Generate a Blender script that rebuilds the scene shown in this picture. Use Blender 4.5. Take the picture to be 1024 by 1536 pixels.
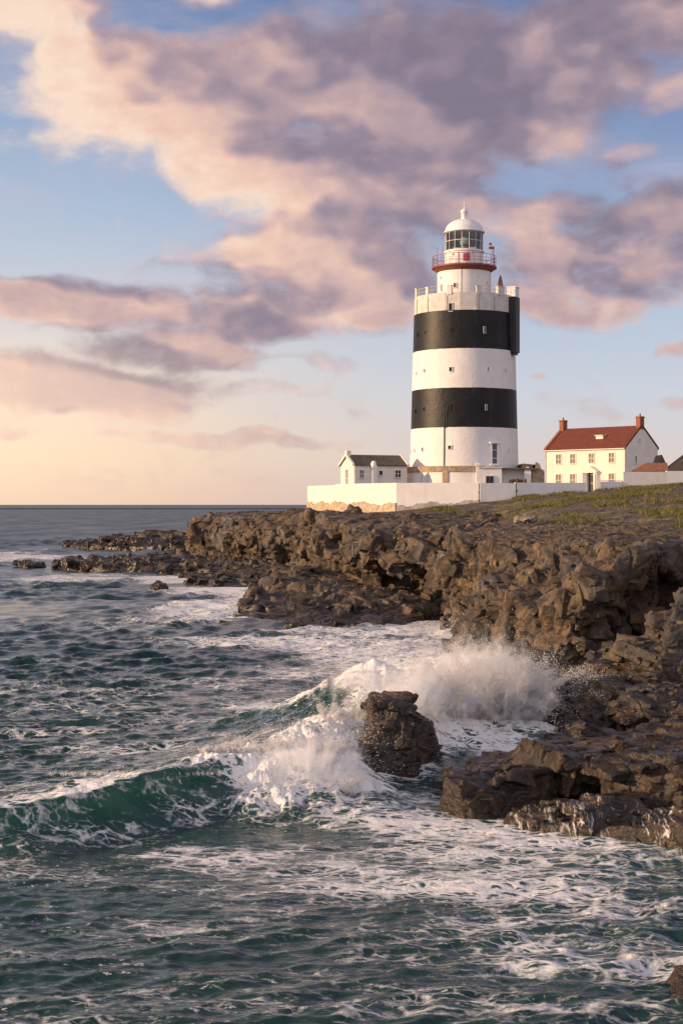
import bpy, bmesh, math, random
import numpy as np
from mathutils import Vector, Matrix
R = math.radians
for o in list(bpy.data.objects): bpy.data.objects.remove(o)
SC = bpy.context.scene
COL = SC.collection
random.seed(7)
RNG = np.random.default_rng(11)
H = 8.5            # eye height above the sea, metres
F = 2300.0         # focal length in photo pixels (1024 x 1536)
CX, HZ = 512.0, 757.0

# ------------------------------------------------------------------ camera
cam_d = bpy.data.cameras.new('camera'); cam = bpy.data.objects.new('camera', cam_d); COL.objects.link(cam)
cam.location = (0, 0, H); cam_d.lens = F/1536*36; cam_d.sensor_width = 36; cam_d.sensor_fit = 'AUTO'
cam.rotation_euler = (R(90) - math.atan(11/F), 0, 0)
cam_d.clip_start = 0.5; cam_d.clip_end = 200000
SC.camera = cam
SC.view_settings.view_transform = 'Standard'; SC.view_settings.look = 'None'
SC.view_settings.exposure = 0.2; SC.view_settings.gamma = 1
SC.cycles.max_bounces = 30; SC.cycles.diffuse_bounces = 6; SC.cycles.glossy_bounces = 3
SC.cycles.transmission_bounces = 8; SC.cycles.transparent_max_bounces = 12; SC.cycles.volume_bounces = 28
SC.cycles.use_denoising = True
SC.cycles.sample_clamp_indirect = 6

# ------------------------------------------------------------------ node helper
class NT:
    def __init__(s, tree): s.t = tree; s.n = tree.nodes; s.l = tree.links
    def node(s, typ, **kw):
        n = s.n.new(typ)
        for k, v in kw.items(): setattr(n, k, v)
        return n
    def put(s, sock, v):
        if isinstance(v, bpy.types.NodeSocket): s.l.new(v, sock)
        elif v is not None:
            if sock.type == 'RGBA' and len(v) == 3: v = (*v, 1)
            sock.default_value = v
    def m(s, op, a, b=None, c=None, clamp=False):
        n = s.node('ShaderNodeMath', operation=op, use_clamp=clamp)
        for i, v in enumerate((a, b, c)):
            if v is not None: s.put(n.inputs[i], v)
        return n.outputs[0]
    def vm(s, op, a, b=None, scale=None, out=0):
        n = s.node('ShaderNodeVectorMath', operation=op)
        s.put(n.inputs[0], a)
        if b is not None: s.put(n.inputs[1], b)
        if scale is not None: s.put(n.inputs['Scale'], scale)
        return n.outputs[out]
    def mr(s, v, a, b, c=0.0, d=1.0, smooth=True):
        n = s.node('ShaderNodeMapRange', interpolation_type='SMOOTHSTEP' if smooth else 'LINEAR', clamp=True)
        for i, x in enumerate((v, a, b, c, d)): s.put(n.inputs[i], x)
        return n.outputs[0]
    def mix(s, f, a, b, mode='MIX'):
        n = s.node('ShaderNodeMix', data_type='RGBA', blend_type=mode, clamp_factor=True)
        s.put(n.inputs[0], f); s.put(n.inputs[6], a); s.put(n.inputs[7], b)
        return n.outputs[2]
    def mapping(s, v, loc=(0,0,0), rot=(0,0,0), sc=(1,1,1), typ='POINT'):
        n = s.node('ShaderNodeMapping', vector_type=typ)
        s.put(n.inputs[0], v); n.inputs[1].default_value = loc; n.inputs[2].default_value = rot; n.inputs[3].default_value = sc
        return n.outputs[0]
    def noise(s, v, scale, detail=4, rough=0.5, dist=0.0, col=False):
        n = s.node('ShaderNodeTexNoise'); s.put(n.inputs['Vector'], v)
        n.inputs['Scale'].default_value = scale; n.inputs['Detail'].default_value = detail
        n.inputs['Roughness'].default_value = rough; n.inputs['Distortion'].default_value = dist
        return n.outputs[1 if col else 0]
    def voro(s, v, scale, feature='F1', rand=1.0, out=0):
        n = s.node('ShaderNodeTexVoronoi', feature=feature); s.put(n.inputs['Vector'], v)
        n.inputs['Scale'].default_value = scale; n.inputs['Randomness'].default_value = rand
        return n.outputs[out]
    def ramp(s, v, stops):
        n = s.node('ShaderNodeValToRGB'); s.put(n.inputs[0], v)
        e = n.color_ramp.elements
        while len(e) > 1: e.remove(e[-1])
        e[0].position = stops[0][0]; e[0].color = (*stops[0][1], 1)
        for p, c in stops[1:]:
            k = e.new(p); k.color = (*c, 1)
        return n.outputs[0]
    def bump(s, h, strength=0.5, dist=0.1, normal=None):
        n = s.node('ShaderNodeBump'); s.put(n.inputs['Height'], h)
        n.inputs['Strength'].default_value = strength; n.inputs['Distance'].default_value = dist
        if normal is not None: s.put(n.inputs['Normal'], normal)
        return n.outputs[0]
def srgb(r, g, b):
    f = lambda c: (c/255/12.92) if c/255 <= 0.04045 else ((c/255+0.055)/1.055)**2.4
    return (f(r), f(g), f(b))

# ------------------------------------------------------------------ sky
SUN_EL, SUN_AZ = R(13), R(-101)     # azimuth measured from +Y (view direction) towards +X
world = bpy.data.worlds.new('World'); SC.world = world; world.use_nodes = True
W = NT(world.node_tree); W.n.clear()
def cloud_group(det, fine):
    g = bpy.data.node_groups.new('cloud_density', 'ShaderNodeTree')
    g.interface.new_socket('Vector', in_out='INPUT', socket_type='NodeSocketVector')
    g.interface.new_socket('Density', in_out='OUTPUT', socket_type='NodeSocketFloat')
    t = NT(g); gi = t.node('NodeGroupInput'); go = t.node('NodeGroupOutput')
    p0 = gi.outputs[0]
    w = t.vm('SUBTRACT', t.noise(p0, 5.0, 3, 0.55, col=True), (0.5, 0.5, 0.5))
    p = t.vm('ADD', p0, t.vm('MULTIPLY', w, (0.16, 0.09, 0)))
    # x, y (thousandths of the picture), half axes, turn in degrees, weight
    blobs = [(330,150,330,105,-6,1.0),(640,155,300,130,-3,1.0),(180,120,190,80,12,.85),(800,120,170,130,0,.95),
             (430,300,250,75,22,.95),(560,260,260,120,10,.9),(500,400,220,90,8,.95),(410,470,170,60,-2,.85),(590,455,160,50,0,.75),
             (110,470,210,42,4,.95),(270,535,170,36,4,.85),(130,585,260,45,5,.95),(390,592,110,16,-5,.55),(340,655,230,16,3,.6),
             (60,645,90,12,5,.5),(900,400,190,70,6,.95),(880,455,170,50,0,.85),(960,350,130,60,-8,.8),(820,330,110,50,0,.7),
             (960,50,150,80,0,.82),(60,35,150,60,0,.9),(1000,170,90,50,0,.6),(310,22,70,26,-10,.55),(1010,535,45,16,0,.6),(1000,600,70,12,-6,.55),(480,550,80,18,5,.55),
             (790,572,18,6,0,.5),(930,250,60,20,-10,.5),(640,60,150,50,0,.6)]
    B = None
    for (x, y, rx, ry, a, wt) in blobs:
        q = t.mapping(p, ((x-512)/1000, (757-y)/1000, 0), (0, 0, R(-a)), (rx/1000*1.25, ry/1000*1.25, 1), 'TEXTURE')
        f = t.mr(t.vm('LENGTH', q, out=1), 1.15, 0.25, 0, wt)
        B = f if B is None else t.m('SMOOTH_MAX', B, f, 0.25)
    sep = t.node('ShaderNodeSeparateXYZ'); t.l.new(p0, sep.inputs[0])
    off = t.mr(t.m('ABSOLUTE', sep.outputs[0]), 0.5, 0.75)          # elsewhere in the sky: broken cloud
    hi = t.mr(sep.outputs[1], 0.75, 0.95)
    gen = t.mr(t.noise(t.mapping(p0, sc=(1, 2.2, 1)), 2.2, 3, 0.5), 0.40, 0.66)
    B = t.m('MAXIMUM', B, t.m('MULTIPLY', gen, t.m('MAXIMUM', off, hi)))
    n = t.noise(t.mapping(p, sc=(1, 1.65, 1)), 6.2, det, 0.57)
    d = t.m('MULTIPLY_ADD', t.m('SUBTRACT', n, 0.5), 1.65, B)
    if fine:
        n2 = t.noise(t.mapping(p, (3, 1, 0), sc=(1, 1.9, 1)), 24, 4, 0.55)
        d = t.m('MULTIPLY_ADD', t.m('SUBTRACT', n2, 0.5), 0.30, d)
    t.l.new(t.m('SUBTRACT', d, 0.33), go.inputs[0])
    return g
CG, CGL = cloud_group(9, True), cloud_group(2.2, False)
tc = W.node('ShaderNodeTexCoord'); sx = W.node('ShaderNodeSeparateXYZ'); W.l.new(tc.outputs['Generated'], sx.inputs[0])
az = W.m('ARCTAN2', sx.outputs[0], sx.outputs[1])
el = W.m('ARCSINE', W.m('MINIMUM', W.m('MAXIMUM', sx.outputs[2], -1.0), 1.0))
u = W.m('MULTIPLY', az, 2.3); v = W.m('MULTIPLY', el, 2.3)
cv = W.node('ShaderNodeCombineXYZ'); W.l.new(u, cv.inputs[0]); W.l.new(v, cv.inputs[1]); P = cv.outputs[0]
def dens(vec, g=CG):
    n = W.node('ShaderNodeGroup'); n.node_tree = g; W.l.new(vec, n.inputs[0]); return n.outputs[0]
D1 = dens(P); DL1 = dens(P, CGL); DL2 = dens(W.vm('ADD', P, (-0.075, -0.04, 0)), CGL)
sky = W.node('ShaderNodeTexSky'); sky.sky_type = 'NISHITA'; sky.sun_disc = False
sky.sun_elevation = SUN_EL; sky.sun_rotation = SUN_AZ; sky.altitude = 0; sky.air_density = 1.0; sky.dust_density = 1.5
# clear sky: the physical sky, graded by elevation (warm, hazy band low on the sunset side)
vv = W.m('MAXIMUM', v, 0.0)
gL = W.ramp(W.m('MULTIPLY', vv, 1.0), [(0.0, srgb(243,205,180)),(0.07, srgb(252,220,190)),(0.17, srgb(244,222,205)),(0.27, srgb(220,218,222)),(0.42, srgb(182,197,220)),(0.58, srgb(150,172,206)),(0.76, srgb(108,134,180)),(1.0, srgb(82,110,162))])
gR = W.ramp(W.m('MULTIPLY', vv, 1.0), [(0.0, srgb(226,205,200)),(0.07, srgb(226,212,210)),(0.17, srgb(205,212,226)),(0.30, srgb(182,197,220)),(0.45, srgb(150,168,204)),(0.62, srgb(114,134,180)),(0.76, srgb(92,112,160)),(1.0, srgb(72,96,150))])
side = W.mr(u, -0.5, 0.35)
clear = W.mix(side, gL, gR)
nish = W.vm('SCALE', sky.outputs[0], scale=0.13)
clear = W.mix(0.15, clear, nish)
veil = W.mr(W.noise(W.mapping(P, (2, 5, 0), (0, 0, .25), (1, 2.6, 1)), 3.2, 7, .6), .38, .72)
clear = W.mix(W.m('MULTIPLY', veil, W.mr(v, .12, .4, .1, .42)), clear, srgb(206, 190, 203))
# clouds: thick towards the sun -> shaded, thin towards the sun -> lit by the low sun
lit = W.mr(W.m('SUBTRACT', DL1, DL2), -0.30, 0.40)
thick = W.mr(D1, 0.05, 0.95)
bright = W.m('MULTIPLY_ADD', lit, 0.50, W.m('MULTIPLY', W.m('SUBTRACT', 1.0, thick), 0.20))
bright = W.m('ADD', bright, W.m('MULTIPLY', W.mr(u, 0.30, -0.42, smooth=False), W.mr(v, 0.30, 0.46, 0.04, 0.40)))
core = W.m('SUBTRACT', 1.0, W.vm('LENGTH', W.mapping(P, (0.10, 0.61, 0), (0, 0, 0.05), (0.38, 0.19, 1), 'TEXTURE'), out=1))
bright = W.m('SUBTRACT', bright, W.m('MULTIPLY', W.mr(core, 0.0, 0.8), 0.15))
bright = W.m('ADD', bright, W.m('MULTIPLY', W.m('SUBTRACT', W.noise(W.mapping(P, sc=(1, 1.5, 1)), 5.5, 6, 0.58), 0.5), 0.40))
bright = W.m('ADD', bright, W.m('MULTIPLY', W.mr(W.m('SUBTRACT', W.noise(W.mapping(P, sc=(1, 1.6, 1)), 7, 9, 0.58), W.noise(W.mapping(P, (-.026, -.024, 0), sc=(1, 1.6, 1)), 7, 9, 0.58)), -0.22, 0.22, -1, 1, smooth=False), W.mr(D1, 0.9, 0.1, 0.08, 0.22)))
mid = W.vm('LENGTH', W.mapping(P, (-0.03, 0.36, 0), (0, 0, -.2), (0.26, 0.12, 1), 'TEXTURE'), out=1)
bright = W.m('ADD', W.m('SUBTRACT', bright, 0.04), W.m('MULTIPLY', W.mr(mid, 1.0, 0.2), 0.16))
ccol = W.ramp(bright, [(0.0, srgb(130,119,137)),(0.22, srgb(150,134,148)),(0.42, srgb(180,155,161)),(0.60, srgb(210,177,171)),(0.78, srgb(240,201,181)),(0.95, srgb(250,222,200))])
low = W.mr(v, 0.32, 0.08)
ccol = W.mix(W.m('MULTIPLY', low, 0.2), ccol, srgb(226,190,178))
alpha = W.m('MULTIPLY', W.mr(D1, -0.12, 0.46), 0.95)
full = W.mix(alpha, clear, ccol)
glow = W.vm('LENGTH', W.mapping(P, (-0.62, 0.09, 0), sc=(0.62, 0.26, 1), typ='TEXTURE'), out=1)
full = W.mix(W.m('MULTIPLY', W.mr(glow, 1.0, 0.0), 0.46), full, (1.25, .94, .66))
# sky opposite the sunset, unseen behind the camera: brightened to fill shaded sides
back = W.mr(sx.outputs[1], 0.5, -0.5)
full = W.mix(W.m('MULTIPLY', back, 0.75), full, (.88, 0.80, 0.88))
zenith_dim = W.m('MULTIPLY_ADD', W.m('MULTIPLY', W.mr(v, 0.75, 1.9), W.mr(sx.outputs[1], -0.3, 0.4)), -0.62, 1.0)  # unseen upper sky ahead dimmed so the near water reflects darker
full = W.vm('SCALE', full, scale=zenith_dim)
full = W.mix(W.mr(sx.outputs[2], -0.002, -0.02), full, (0.10, 0.12, 0.13))
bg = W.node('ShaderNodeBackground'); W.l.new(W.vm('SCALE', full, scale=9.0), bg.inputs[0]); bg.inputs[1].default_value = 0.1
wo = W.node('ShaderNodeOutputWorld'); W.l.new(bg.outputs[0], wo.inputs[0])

# ------------------------------------------------------------------ sun
sd = bpy.data.lights.new('sun', 'SUN'); so = bpy.data.objects.new('sun', sd); COL.objects.link(so)
sd.energy = 5.0; sd.angle = R(0.6); sd.color = (1.0, 0.67, 0.39)
SV = Vector((math.sin(SUN_AZ)*math.cos(SUN_EL), math.cos(SUN_AZ)*math.cos(SUN_EL), math.sin(SUN_EL)))
so.rotation_euler = SV.to_track_quat('Z', 'Y').to_euler(); so.location = (-60, 0, 60)

# ------------------------------------------------------------------ geometry helpers
def at(px, py, Y): return Vector(((px-CX)/F*Y, Y, H-(py-HZ)/F*Y))      # a point of the place, from its direction and its distance
def zat(px, py, z):
    Y = (H-z)*F/(py-HZ); return Vector(((px-CX)/F*Y, Y, z))
def tag(o, label=None, cat=None, group=None, kind=None):
    if label: o['label'] = label
    if cat: o['category'] = cat
    if group: o['group'] = group
    if kind: o['kind'] = kind
    return o
def empty(name, loc, rz=0.0, label=None, cat=None, group=None):
    o = bpy.data.objects.new(name, None); COL.objects.link(o); o.location = loc; o.rotation_euler.z = rz
    o.empty_display_size = 0.3
    return tag(o, label, cat, group)
def link_mesh(name, verts, faces, mat, parent=None, smooth=False):
    me = bpy.data.meshes.new(name)
    if isinstance(verts, np.ndarray):
        fa = np.asarray(faces, dtype=np.int32); k = fa.shape[1]
        me.vertices.add(len(verts)); me.vertices.foreach_set('co', np.ascontiguousarray(verts, dtype=np.float32).ravel())
        me.loops.add(fa.size); me.loops.foreach_set('vertex_index', fa.ravel())
        me.polygons.add(len(fa)); me.polygons.foreach_set('loop_start', np.arange(0, fa.size, k, dtype=np.int32))
        me.update(calc_edges=True)
    else:
        me.from_pydata(verts, [], faces)
    if smooth: me.polygons.foreach_set('use_smooth', np.ones(len(me.polygons), dtype=bool))
    me.materials.append(mat)
    o = bpy.data.objects.new(name, me); COL.objects.link(o)
    if parent: o.parent = parent
    return o
class MB:
    """collects solids into one mesh"""
    def __init__(s): s.bm = bmesh.new()
    def box(s, c, size, rz=0.0, bevel=0.0):
        m = Matrix.Translation(c) @ Matrix.Rotation(rz, 4, 'Z') @ Matrix.Diagonal((*size, 1))
        r = bmesh.ops.create_cube(s.bm, size=1.0, matrix=m)
        if bevel:
            es = list({e for v in r['verts'] for e in v.link_edges})
            bmesh.ops.bevel(s.bm, geom=es, offset=bevel, segments=1, affect='EDGES')
        return s
    def prism(s, pts, vec):
        vec = Vector(vec); a = [s.bm.verts.new(p) for p in pts]; b = [s.bm.verts.new(Vector(p)+vec) for p in pts]
        n = len(pts)
        s.bm.faces.new(a); s.bm.faces.new(b[::-1])
        for i in range(n): s.bm.faces.new((a[i], b[i], b[(i+1) % n], a[(i+1) % n]))
        return s
    def lathe(s, prof, seg=64, c=(0,0,0), a0=0.0, a1=2*math.pi, cap=True):
        full = abs(a1-a0-2*math.pi) < 1e-6; k = seg if full else seg+1; rows = []
        for r, z in prof:
            if r < 1e-5: rows.append([s.bm.verts.new((c[0], c[1], c[2]+z))])
            else: rows.append([s.bm.verts.new((c[0]+r*math.cos(a0+(a1-a0)*i/seg), c[1]+r*math.sin(a0+(a1-a0)*i/seg), c[2]+z)) for i in range(k)])
        for A, B in zip(rows[:-1], rows[1:]):
            for i in range(seg):
                j = (i+1) % k
                if len(A) == 1 and len(B) == 1: continue
                if len(A) == 1: s.bm.faces.new((A[0], B[j], B[i]))
                elif len(B) == 1: s.bm.faces.new((A[i], A[j], B[0]))
                else: s.bm.faces.new((A[i], A[j], B[j], B[i]))
        return s
    def tube(s, pts, r, seg=6):
        pts = [Vector(p) for p in pts]; rings = []
        for i, p in enumerate(pts):
            d = (pts[min(i+1, len(pts)-1)] - pts[max(i-1, 0)]).normalized()
            a = d.orthogonal().normalized(); b = d.cross(a)
            rr = r[i] if isinstance(r, (list, tuple)) else r
            rings.append([s.bm.verts.new(p + (a*math.cos(t)+b*math.sin(t))*rr) for t in [2*math.pi*k/seg for k in range(seg)]])
        for A, B in zip(rings[:-1], rings[1:]):
            for k in range(seg): s.bm.faces.new((A[k], A[(k+1) % seg], B[(k+1) % seg], B[k]))
        s.bm.faces.new(rings[0][::-1]); s.bm.faces.new(rings[-1])
        return s
    def build(s, name, mat, parent=None, smooth=False, fix=True):
        if fix: bmesh.ops.recalc_face_normals(s.bm, faces=s.bm.faces)
        me = bpy.data.meshes.new(name); s.bm.to_mesh(me); s.bm.free()
        if smooth:
            me.polygons.foreach_set('use_smooth', np.ones(len(me.polygons), dtype=bool)); me.set_sharp_from_angle(angle=R(35))
        me.materials.append(mat); o = bpy.data.objects.new(name, me); COL.objects.link(o)
        if parent: o.parent = parent
        return o

# ------------------------------------------------------------------ numpy noise
def _hash(ix, iy, iz, seed):
    h = (ix.astype(np.uint32)*np.uint32(374761393) + iy.astype(np.uint32)*np.uint32(668265263) + iz.astype(np.uint32)*np.uint32(2147483647) + np.uint32((seed*3266489917) & 0xffffffff))
    h = (h ^ (h >> np.uint32(13)))*np.uint32(1274126177); h ^= h >> np.uint32(16)
    h = h*np.uint32(2246822519); h ^= h >> np.uint32(15)
    return h
def vnoise(p, seed=0):
    f = np.floor(p); i = f.astype(np.int64); t = p-f; t = t*t*t*(t*(t*6-15)+10); o = 0
    for a in (0, 1):
        wx = t[:, 0] if a else 1-t[:, 0]
        for b in (0, 1):
            wy = t[:, 1] if b else 1-t[:, 1]
            for c in (0, 1):
                wz = t[:, 2] if c else 1-t[:, 2]
                o = o + wx*wy*wz*(_hash(i[:, 0]+a, i[:, 1]+b, i[:, 2]+c, seed)/4294967296.0)
    return o*2-1
def fbm(p, octs=4, seed=0, gain=0.5, ridged=False, billow=False):
    s = 0; a = 1.0; tot = 0
    for k in range(octs):
        n = vnoise(p*(2.03**k)+k*17.3, seed+k)
        if ridged: n = 1-2*np.abs(n)
        if billow: n = 2*np.abs(n)-1
        s = s+a*n; tot += a; a *= gain
    return s/tot
def worley(p, seed=0):
    """distance to nearest and second cell, offset from nearest cell point, three random numbers of that cell"""
    f = np.floor(p).astype(np.int64); n = len(p)
    d1 = np.full(n, 1e9); d2 = np.full(n, 1e9); off = np.zeros((n, 3)); h1 = np.zeros(n, np.uint32)
    for a in (-1, 0, 1):
        for b in (-1, 0, 1):
            for c in (-1, 0, 1):
                ix, iy, iz = f[:, 0]+a, f[:, 1]+b, f[:, 2]+c
                h = _hash(ix, iy, iz, seed)
                q = np.stack((ix+(h & np.uint32(1023))/1023.0, iy+((h >> np.uint32(10)) & np.uint32(1023))/1023.0, iz+((h >> np.uint32(20)) & np.uint32(1023))/1023.0), 1)
                v = p-q; d = np.sqrt((v*v).sum(1))
                nw = d < d1
                d2 = np.where(nw, d1, np.minimum(d2, d)); off[nw] = v[nw]; h1[nw] = h[nw]; d1 = np.where(nw, d, d1)
    g = h1*np.uint32(747796405)+np.uint32(2891336453); g ^= g >> np.uint32(16)
    r = np.stack(((g & np.uint32(255))/255.0, ((g >> np.uint32(8)) & np.uint32(255))/255.0, ((g >> np.uint32(16)) & np.uint32(255))/255.0), 1)
    return d1, d2, off, r
def rotm(ax, ay, az): return np.array(Matrix.Rotation(ax, 3, 'X') @ Matrix.Rotation(ay, 3, 'Y') @ Matrix.Rotation(az, 3, 'Z'))
def smooth(a, b, x):
    t = np.clip((x-a)/(b-a), 0, 1); return t*t*(3-2*t)
BED = rotm(R(12), R(28), R(20))
def rock_level(p, L, an, seed, tilt=0.5, stepw=0.5, crackw=0.2, warp=0.2):
    """one generation of joint blocks: each stands proud or set back, its face tilted, open cracks between"""
    q = (p + warp*L*np.stack([fbm(p/L*0.8, 3, seed+s_) for s_ in (21, 22, 23)], 1)) @ BED.T
    d1, d2, off, r = worley(q/(L*np.array(an)), seed)
    step = (r[:, 0]-0.5)*stepw + ((r[:, 1]-0.5)*off[:, 0] + (r[:, 2]-0.5)*off[:, 1])*tilt
    return L*(step - crackw*(1-smooth(0.0, 0.07, d2-d1)))
def get_co(me):
    n = len(me.vertices); co = np.empty(n*3); me.vertices.foreach_get('co', co); nm = np.empty(n*3); me.vertex_normals.foreach_get('vector', nm)
    return co.reshape(-1, 3), nm.reshape(-1, 3)
def set_co(me, co): me.vertices.foreach_set('co', np.ascontiguousarray(co, dtype=np.float32).ravel()); me.update()
def remesh(me, voxel, smooth_it=1):
    o = bpy.data.objects.new('tmp', me); COL.objects.link(o)
    md = o.modifiers.new('r', 'REMESH'); md.mode = 'VOXEL'; md.voxel_size = voxel
    if smooth_it: ms = o.modifiers.new('s', 'SMOOTH'); ms.iterations = smooth_it; ms.factor = 0.5
    out = bpy.data.meshes.new_from_object(o.evaluated_get(bpy.context.evaluated_depsgraph_get()))
    bpy.data.objects.remove(o); bpy.data.meshes.remove(me); return out
def rockify(me, voxel, levels, seed, amp=1.0, an=(1.0, 1.1, 0.8), top=1.0):
    """break the surface block by block, rebuilding an even mesh between generations so that the steps stay sharp"""
    for k, (L, tilt, stepw, crackw) in enumerate(levels):
        co, nm = get_co(me); d = rock_level(co, L, an, seed+31*k, tilt, stepw, crackw)
        w = 1.0 if top == 1.0 else np.where(nm[:, 2] > 0.8, top, 1.0)
        set_co(me, co+nm*(d*amp*w)[:, None])
        me = remesh(me, voxel*(1.25 if k < len(levels)-1 else 1.0), 1)
    co, nm = get_co(me); d = 0.30*voxel*fbm(co/(voxel*3.5), 2, seed+9)
    set_co(me, co+nm*d[:, None]); me.polygons.foreach_set('use_smooth', np.ones(len(me.polygons), dtype=bool)); return me
def grid_normals(G):
    du = np.gradient(G, axis=0); dv = np.gradient(G, axis=1); n = np.cross(du, dv)
    return n/np.maximum(np.linalg.norm(n, axis=2, keepdims=True), 1e-9)
def grid_faces(nu, nv):
    i = np.arange(nu*nv).reshape(nu, nv)
    return np.stack((i[:-1, :-1], i[1:, :-1], i[1:, 1:], i[:-1, 1:]), -1).reshape(-1, 4)
def loft(net, nus, nvs, su=3, sv=1, iters=2):
    """net (stations, profile points, 3) -> dense smooth grid"""
    net = np.array(net, float)
    def dense(a, ns, axis):
        a = np.moveaxis(a, axis, 0); out = []
        for k, n in enumerate(ns):
            t = (np.arange(n)/n).reshape(-1, *([1]*(a.ndim-1))); out.append(a[k]*(1-t)+a[k+1]*t)
        out.append(a[-1:]); return np.moveaxis(np.concatenate(out, 0), 0, axis)
    G = dense(dense(net, nus, 0), nvs, 1)
    def blur(a, w, axis):
        a = np.moveaxis(a, axis, 0); pad = np.concatenate([np.repeat(a[:1], w, 0), a, np.repeat(a[-1:], w, 0)], 0)
        cs = np.cumsum(np.concatenate([np.zeros_like(pad[:1]), pad], 0), 0); n = 2*w+1
        return np.moveaxis((cs[n:]-cs[:-n])/n, 0, axis)
    for _ in range(iters):
        if su: G = blur(G, su, 0)
        if sv: G = blur(G, sv, 1)
    return G

# ------------------------------------------------------------------ materials
def new_mat(name):
    m = bpy.data.materials.new(name); m.use_nodes = True; t = NT(m.node_tree); t.n.clear()
    out = t.node('ShaderNodeOutputMaterial'); b = t.node('ShaderNodeBsdfPrincipled'); t.l.new(b.outputs[0], out.inputs[0])
    return m, t, b, out
def pos(t): return t.node('ShaderNodeNewGeometry').outputs['Position']
def plain(name, col, rough=0.6, var=0.12, scale=1.5, bump=0.0, metal=0.0, dirt=None):
    m, t, b, out = new_mat(name); p = pos(t)
    n = t.noise(p, scale, 5, 0.6)
    c = t.mix(t.mr(n, 0.3, 0.7), tuple(x*(1-var) for x in col), tuple(min(1, x*(1+var)) for x in col))
    if dirt:
        d = t.noise(t.mapping(p, sc=(1, 1, 0.18)), 1.1, 6, 0.65)
        c = t.mix(t.m('MULTIPLY', t.mr(d, 0.52, 0.75), dirt[1]), c, dirt[0])
    t.put(b.inputs['Base Color'], c); b.inputs['Roughness'].default_value = rough; b.inputs['Metallic'].default_value = metal
    if bump: t.l.new(t.bump(t.noise(p, scale*6, 4, 0.6), 0.6, bump), b.inputs['Normal'])
    return m
def rock_mat(name, wet_top=1.3, green=0.0, dark=1.0, film=False):
    m, t, b, out = new_mat(name); p = pos(t)
    sep = t.node('ShaderNodeSeparateXYZ'); t.l.new(p, sep.inputs[0])
    n1 = t.noise(p, 0.22, 5, 0.6); n2 = t.noise(p, 1.3, 6, 0.65); n3 = t.noise(p, 6.0, 4, 0.6)
    base = t.ramp(t.m('MULTIPLY_ADD', n3, 0.35, t.m('MULTIPLY', n2, 0.65)), [(0.28, (.016*dark, .012*dark, .010*dark)), (0.45, (.056*dark, .039*dark, .025*dark)), (0.58, (.128*dark, .091*dark, .055*dark)), (0.75, (.28*dark, .205*dark, .125*dark))])
    grey = t.ramp(n2, [(0.3, (.034*dark, .030*dark, .029*dark)), (0.7, (.13*dark, .115*dark, .104*dark))])
    c = t.mix(t.mr(n1, 0.45, 0.66), base, grey)
    lich = t.m('MULTIPLY', t.mr(t.noise(t.mapping(p, (9, 2, 4)), 0.9, 6, 0.7), 0.55, 0.68), 0.55)
    c = t.mix(lich, c, (.24*dark, .125*dark, .034*dark))
    geo = t.node('ShaderNodeNewGeometry'); ns = t.node('ShaderNodeSeparateXYZ'); t.l.new(geo.outputs['Normal'], ns.inputs[0])
    wetn = t.m('MULTIPLY_ADD', t.noise(p, 0.5, 4, 0.6), 2.6, t.m('SUBTRACT', sep.outputs[2], 1.3))
    wet = t.mr(wetn, wet_top+0.5, wet_top-0.5)
    if green:
        veg = t.m('MULTIPLY', t.mr(ns.outputs[2], 0.55, 0.9), t.mr(t.noise(p, 0.30, 7, 0.66), 0.505, 0.575))
        veg = t.m('MULTIPLY', veg, t.mr(t.m('MULTIPLY_ADD', sep.outputs[0], 0.10, sep.outputs[2]), 8.2, 9.4))
        gc = t.ramp(t.noise(p, 1.2, 5, 0.65), [(0.3, (.055, .065, .016)), (0.5, (.13, .12, .032)), (0.7, (.21, .155, .065))])
        c = t.mix(t.m('MULTIPLY', veg, green), c, gc)
    c = t.mix(t.m('MULTIPLY', wet, 0.9), c, t.mix(1.0, c, (.40, .36, .34), 'MULTIPLY'))
    cell = t.voro(t.mapping(t.vm('ADD', p, t.vm('SCALE', t.noise(p, .8, 3, .5, col=True), scale=.7)), rot=(.15, .35, .3), sc=(1, 1, 1.5)), 0.85, 'F1', out=1)
    cs = t.node('ShaderNodeSeparateXYZ'); t.l.new(cell, cs.inputs[0])
    c = t.vm('SCALE', c, scale=t.m('MULTIPLY_ADD', cs.outputs[0], .75, .62))
    if film:      # white water running off in streaks
        wv = t.vm('ADD', p, t.vm('SCALE', t.vm('SUBTRACT', t.noise(p, 1.8, 3, .5, col=True), (.5, .5, .5)), scale=.35))
        st = t.m('MULTIPLY', t.mr(t.noise(t.mapping(wv, sc=(14, 1.3, 1.8)), 1.0, 6, .7), .52, .63), t.mr(t.noise(t.mapping(p, (4, 0, 0), sc=(1, .5, .5)), .9, 3, .5), .44, .56))
        c = t.mix(t.m('MULTIPLY', st, .7), c, (.78, .79, .80))
    t.put(b.inputs['Base Color'], c)
    t.put(b.inputs['Roughness'], t.m('MULTIPLY_ADD', wet, -0.56, 0.80))
    hgt = t.m('MULTIPLY_ADD', t.noise(t.mapping(p, sc=(1, 1, 1.6)), 3.2, 7, 0.68), 1.0, t.m('MULTIPLY', t.voro(t.mapping(p, rot=(0.2, 0.5, 0.3), sc=(1, 1.2, 1.9)), 1.9, 'DISTANCE_TO_EDGE'), 0.35))
    t.l.new(t.bump(hgt, 0.8, 0.13), b.inputs['Normal'])
    return m
ROCK = rock_mat('cliff_rock', 1.2, 0.9, .97)
FILMROCK = rock_mat('washed_rock', 2.6, 0, .85, True)
SEAROCK = rock_mat('sea_rock', 2.6, 0, 0.85)
WHITE = plain('white_limewash', (.80, .775, .74), 0.75, 0.04, 0.8, 0.02, dirt=((.55, .47, .38), .28))
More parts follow.
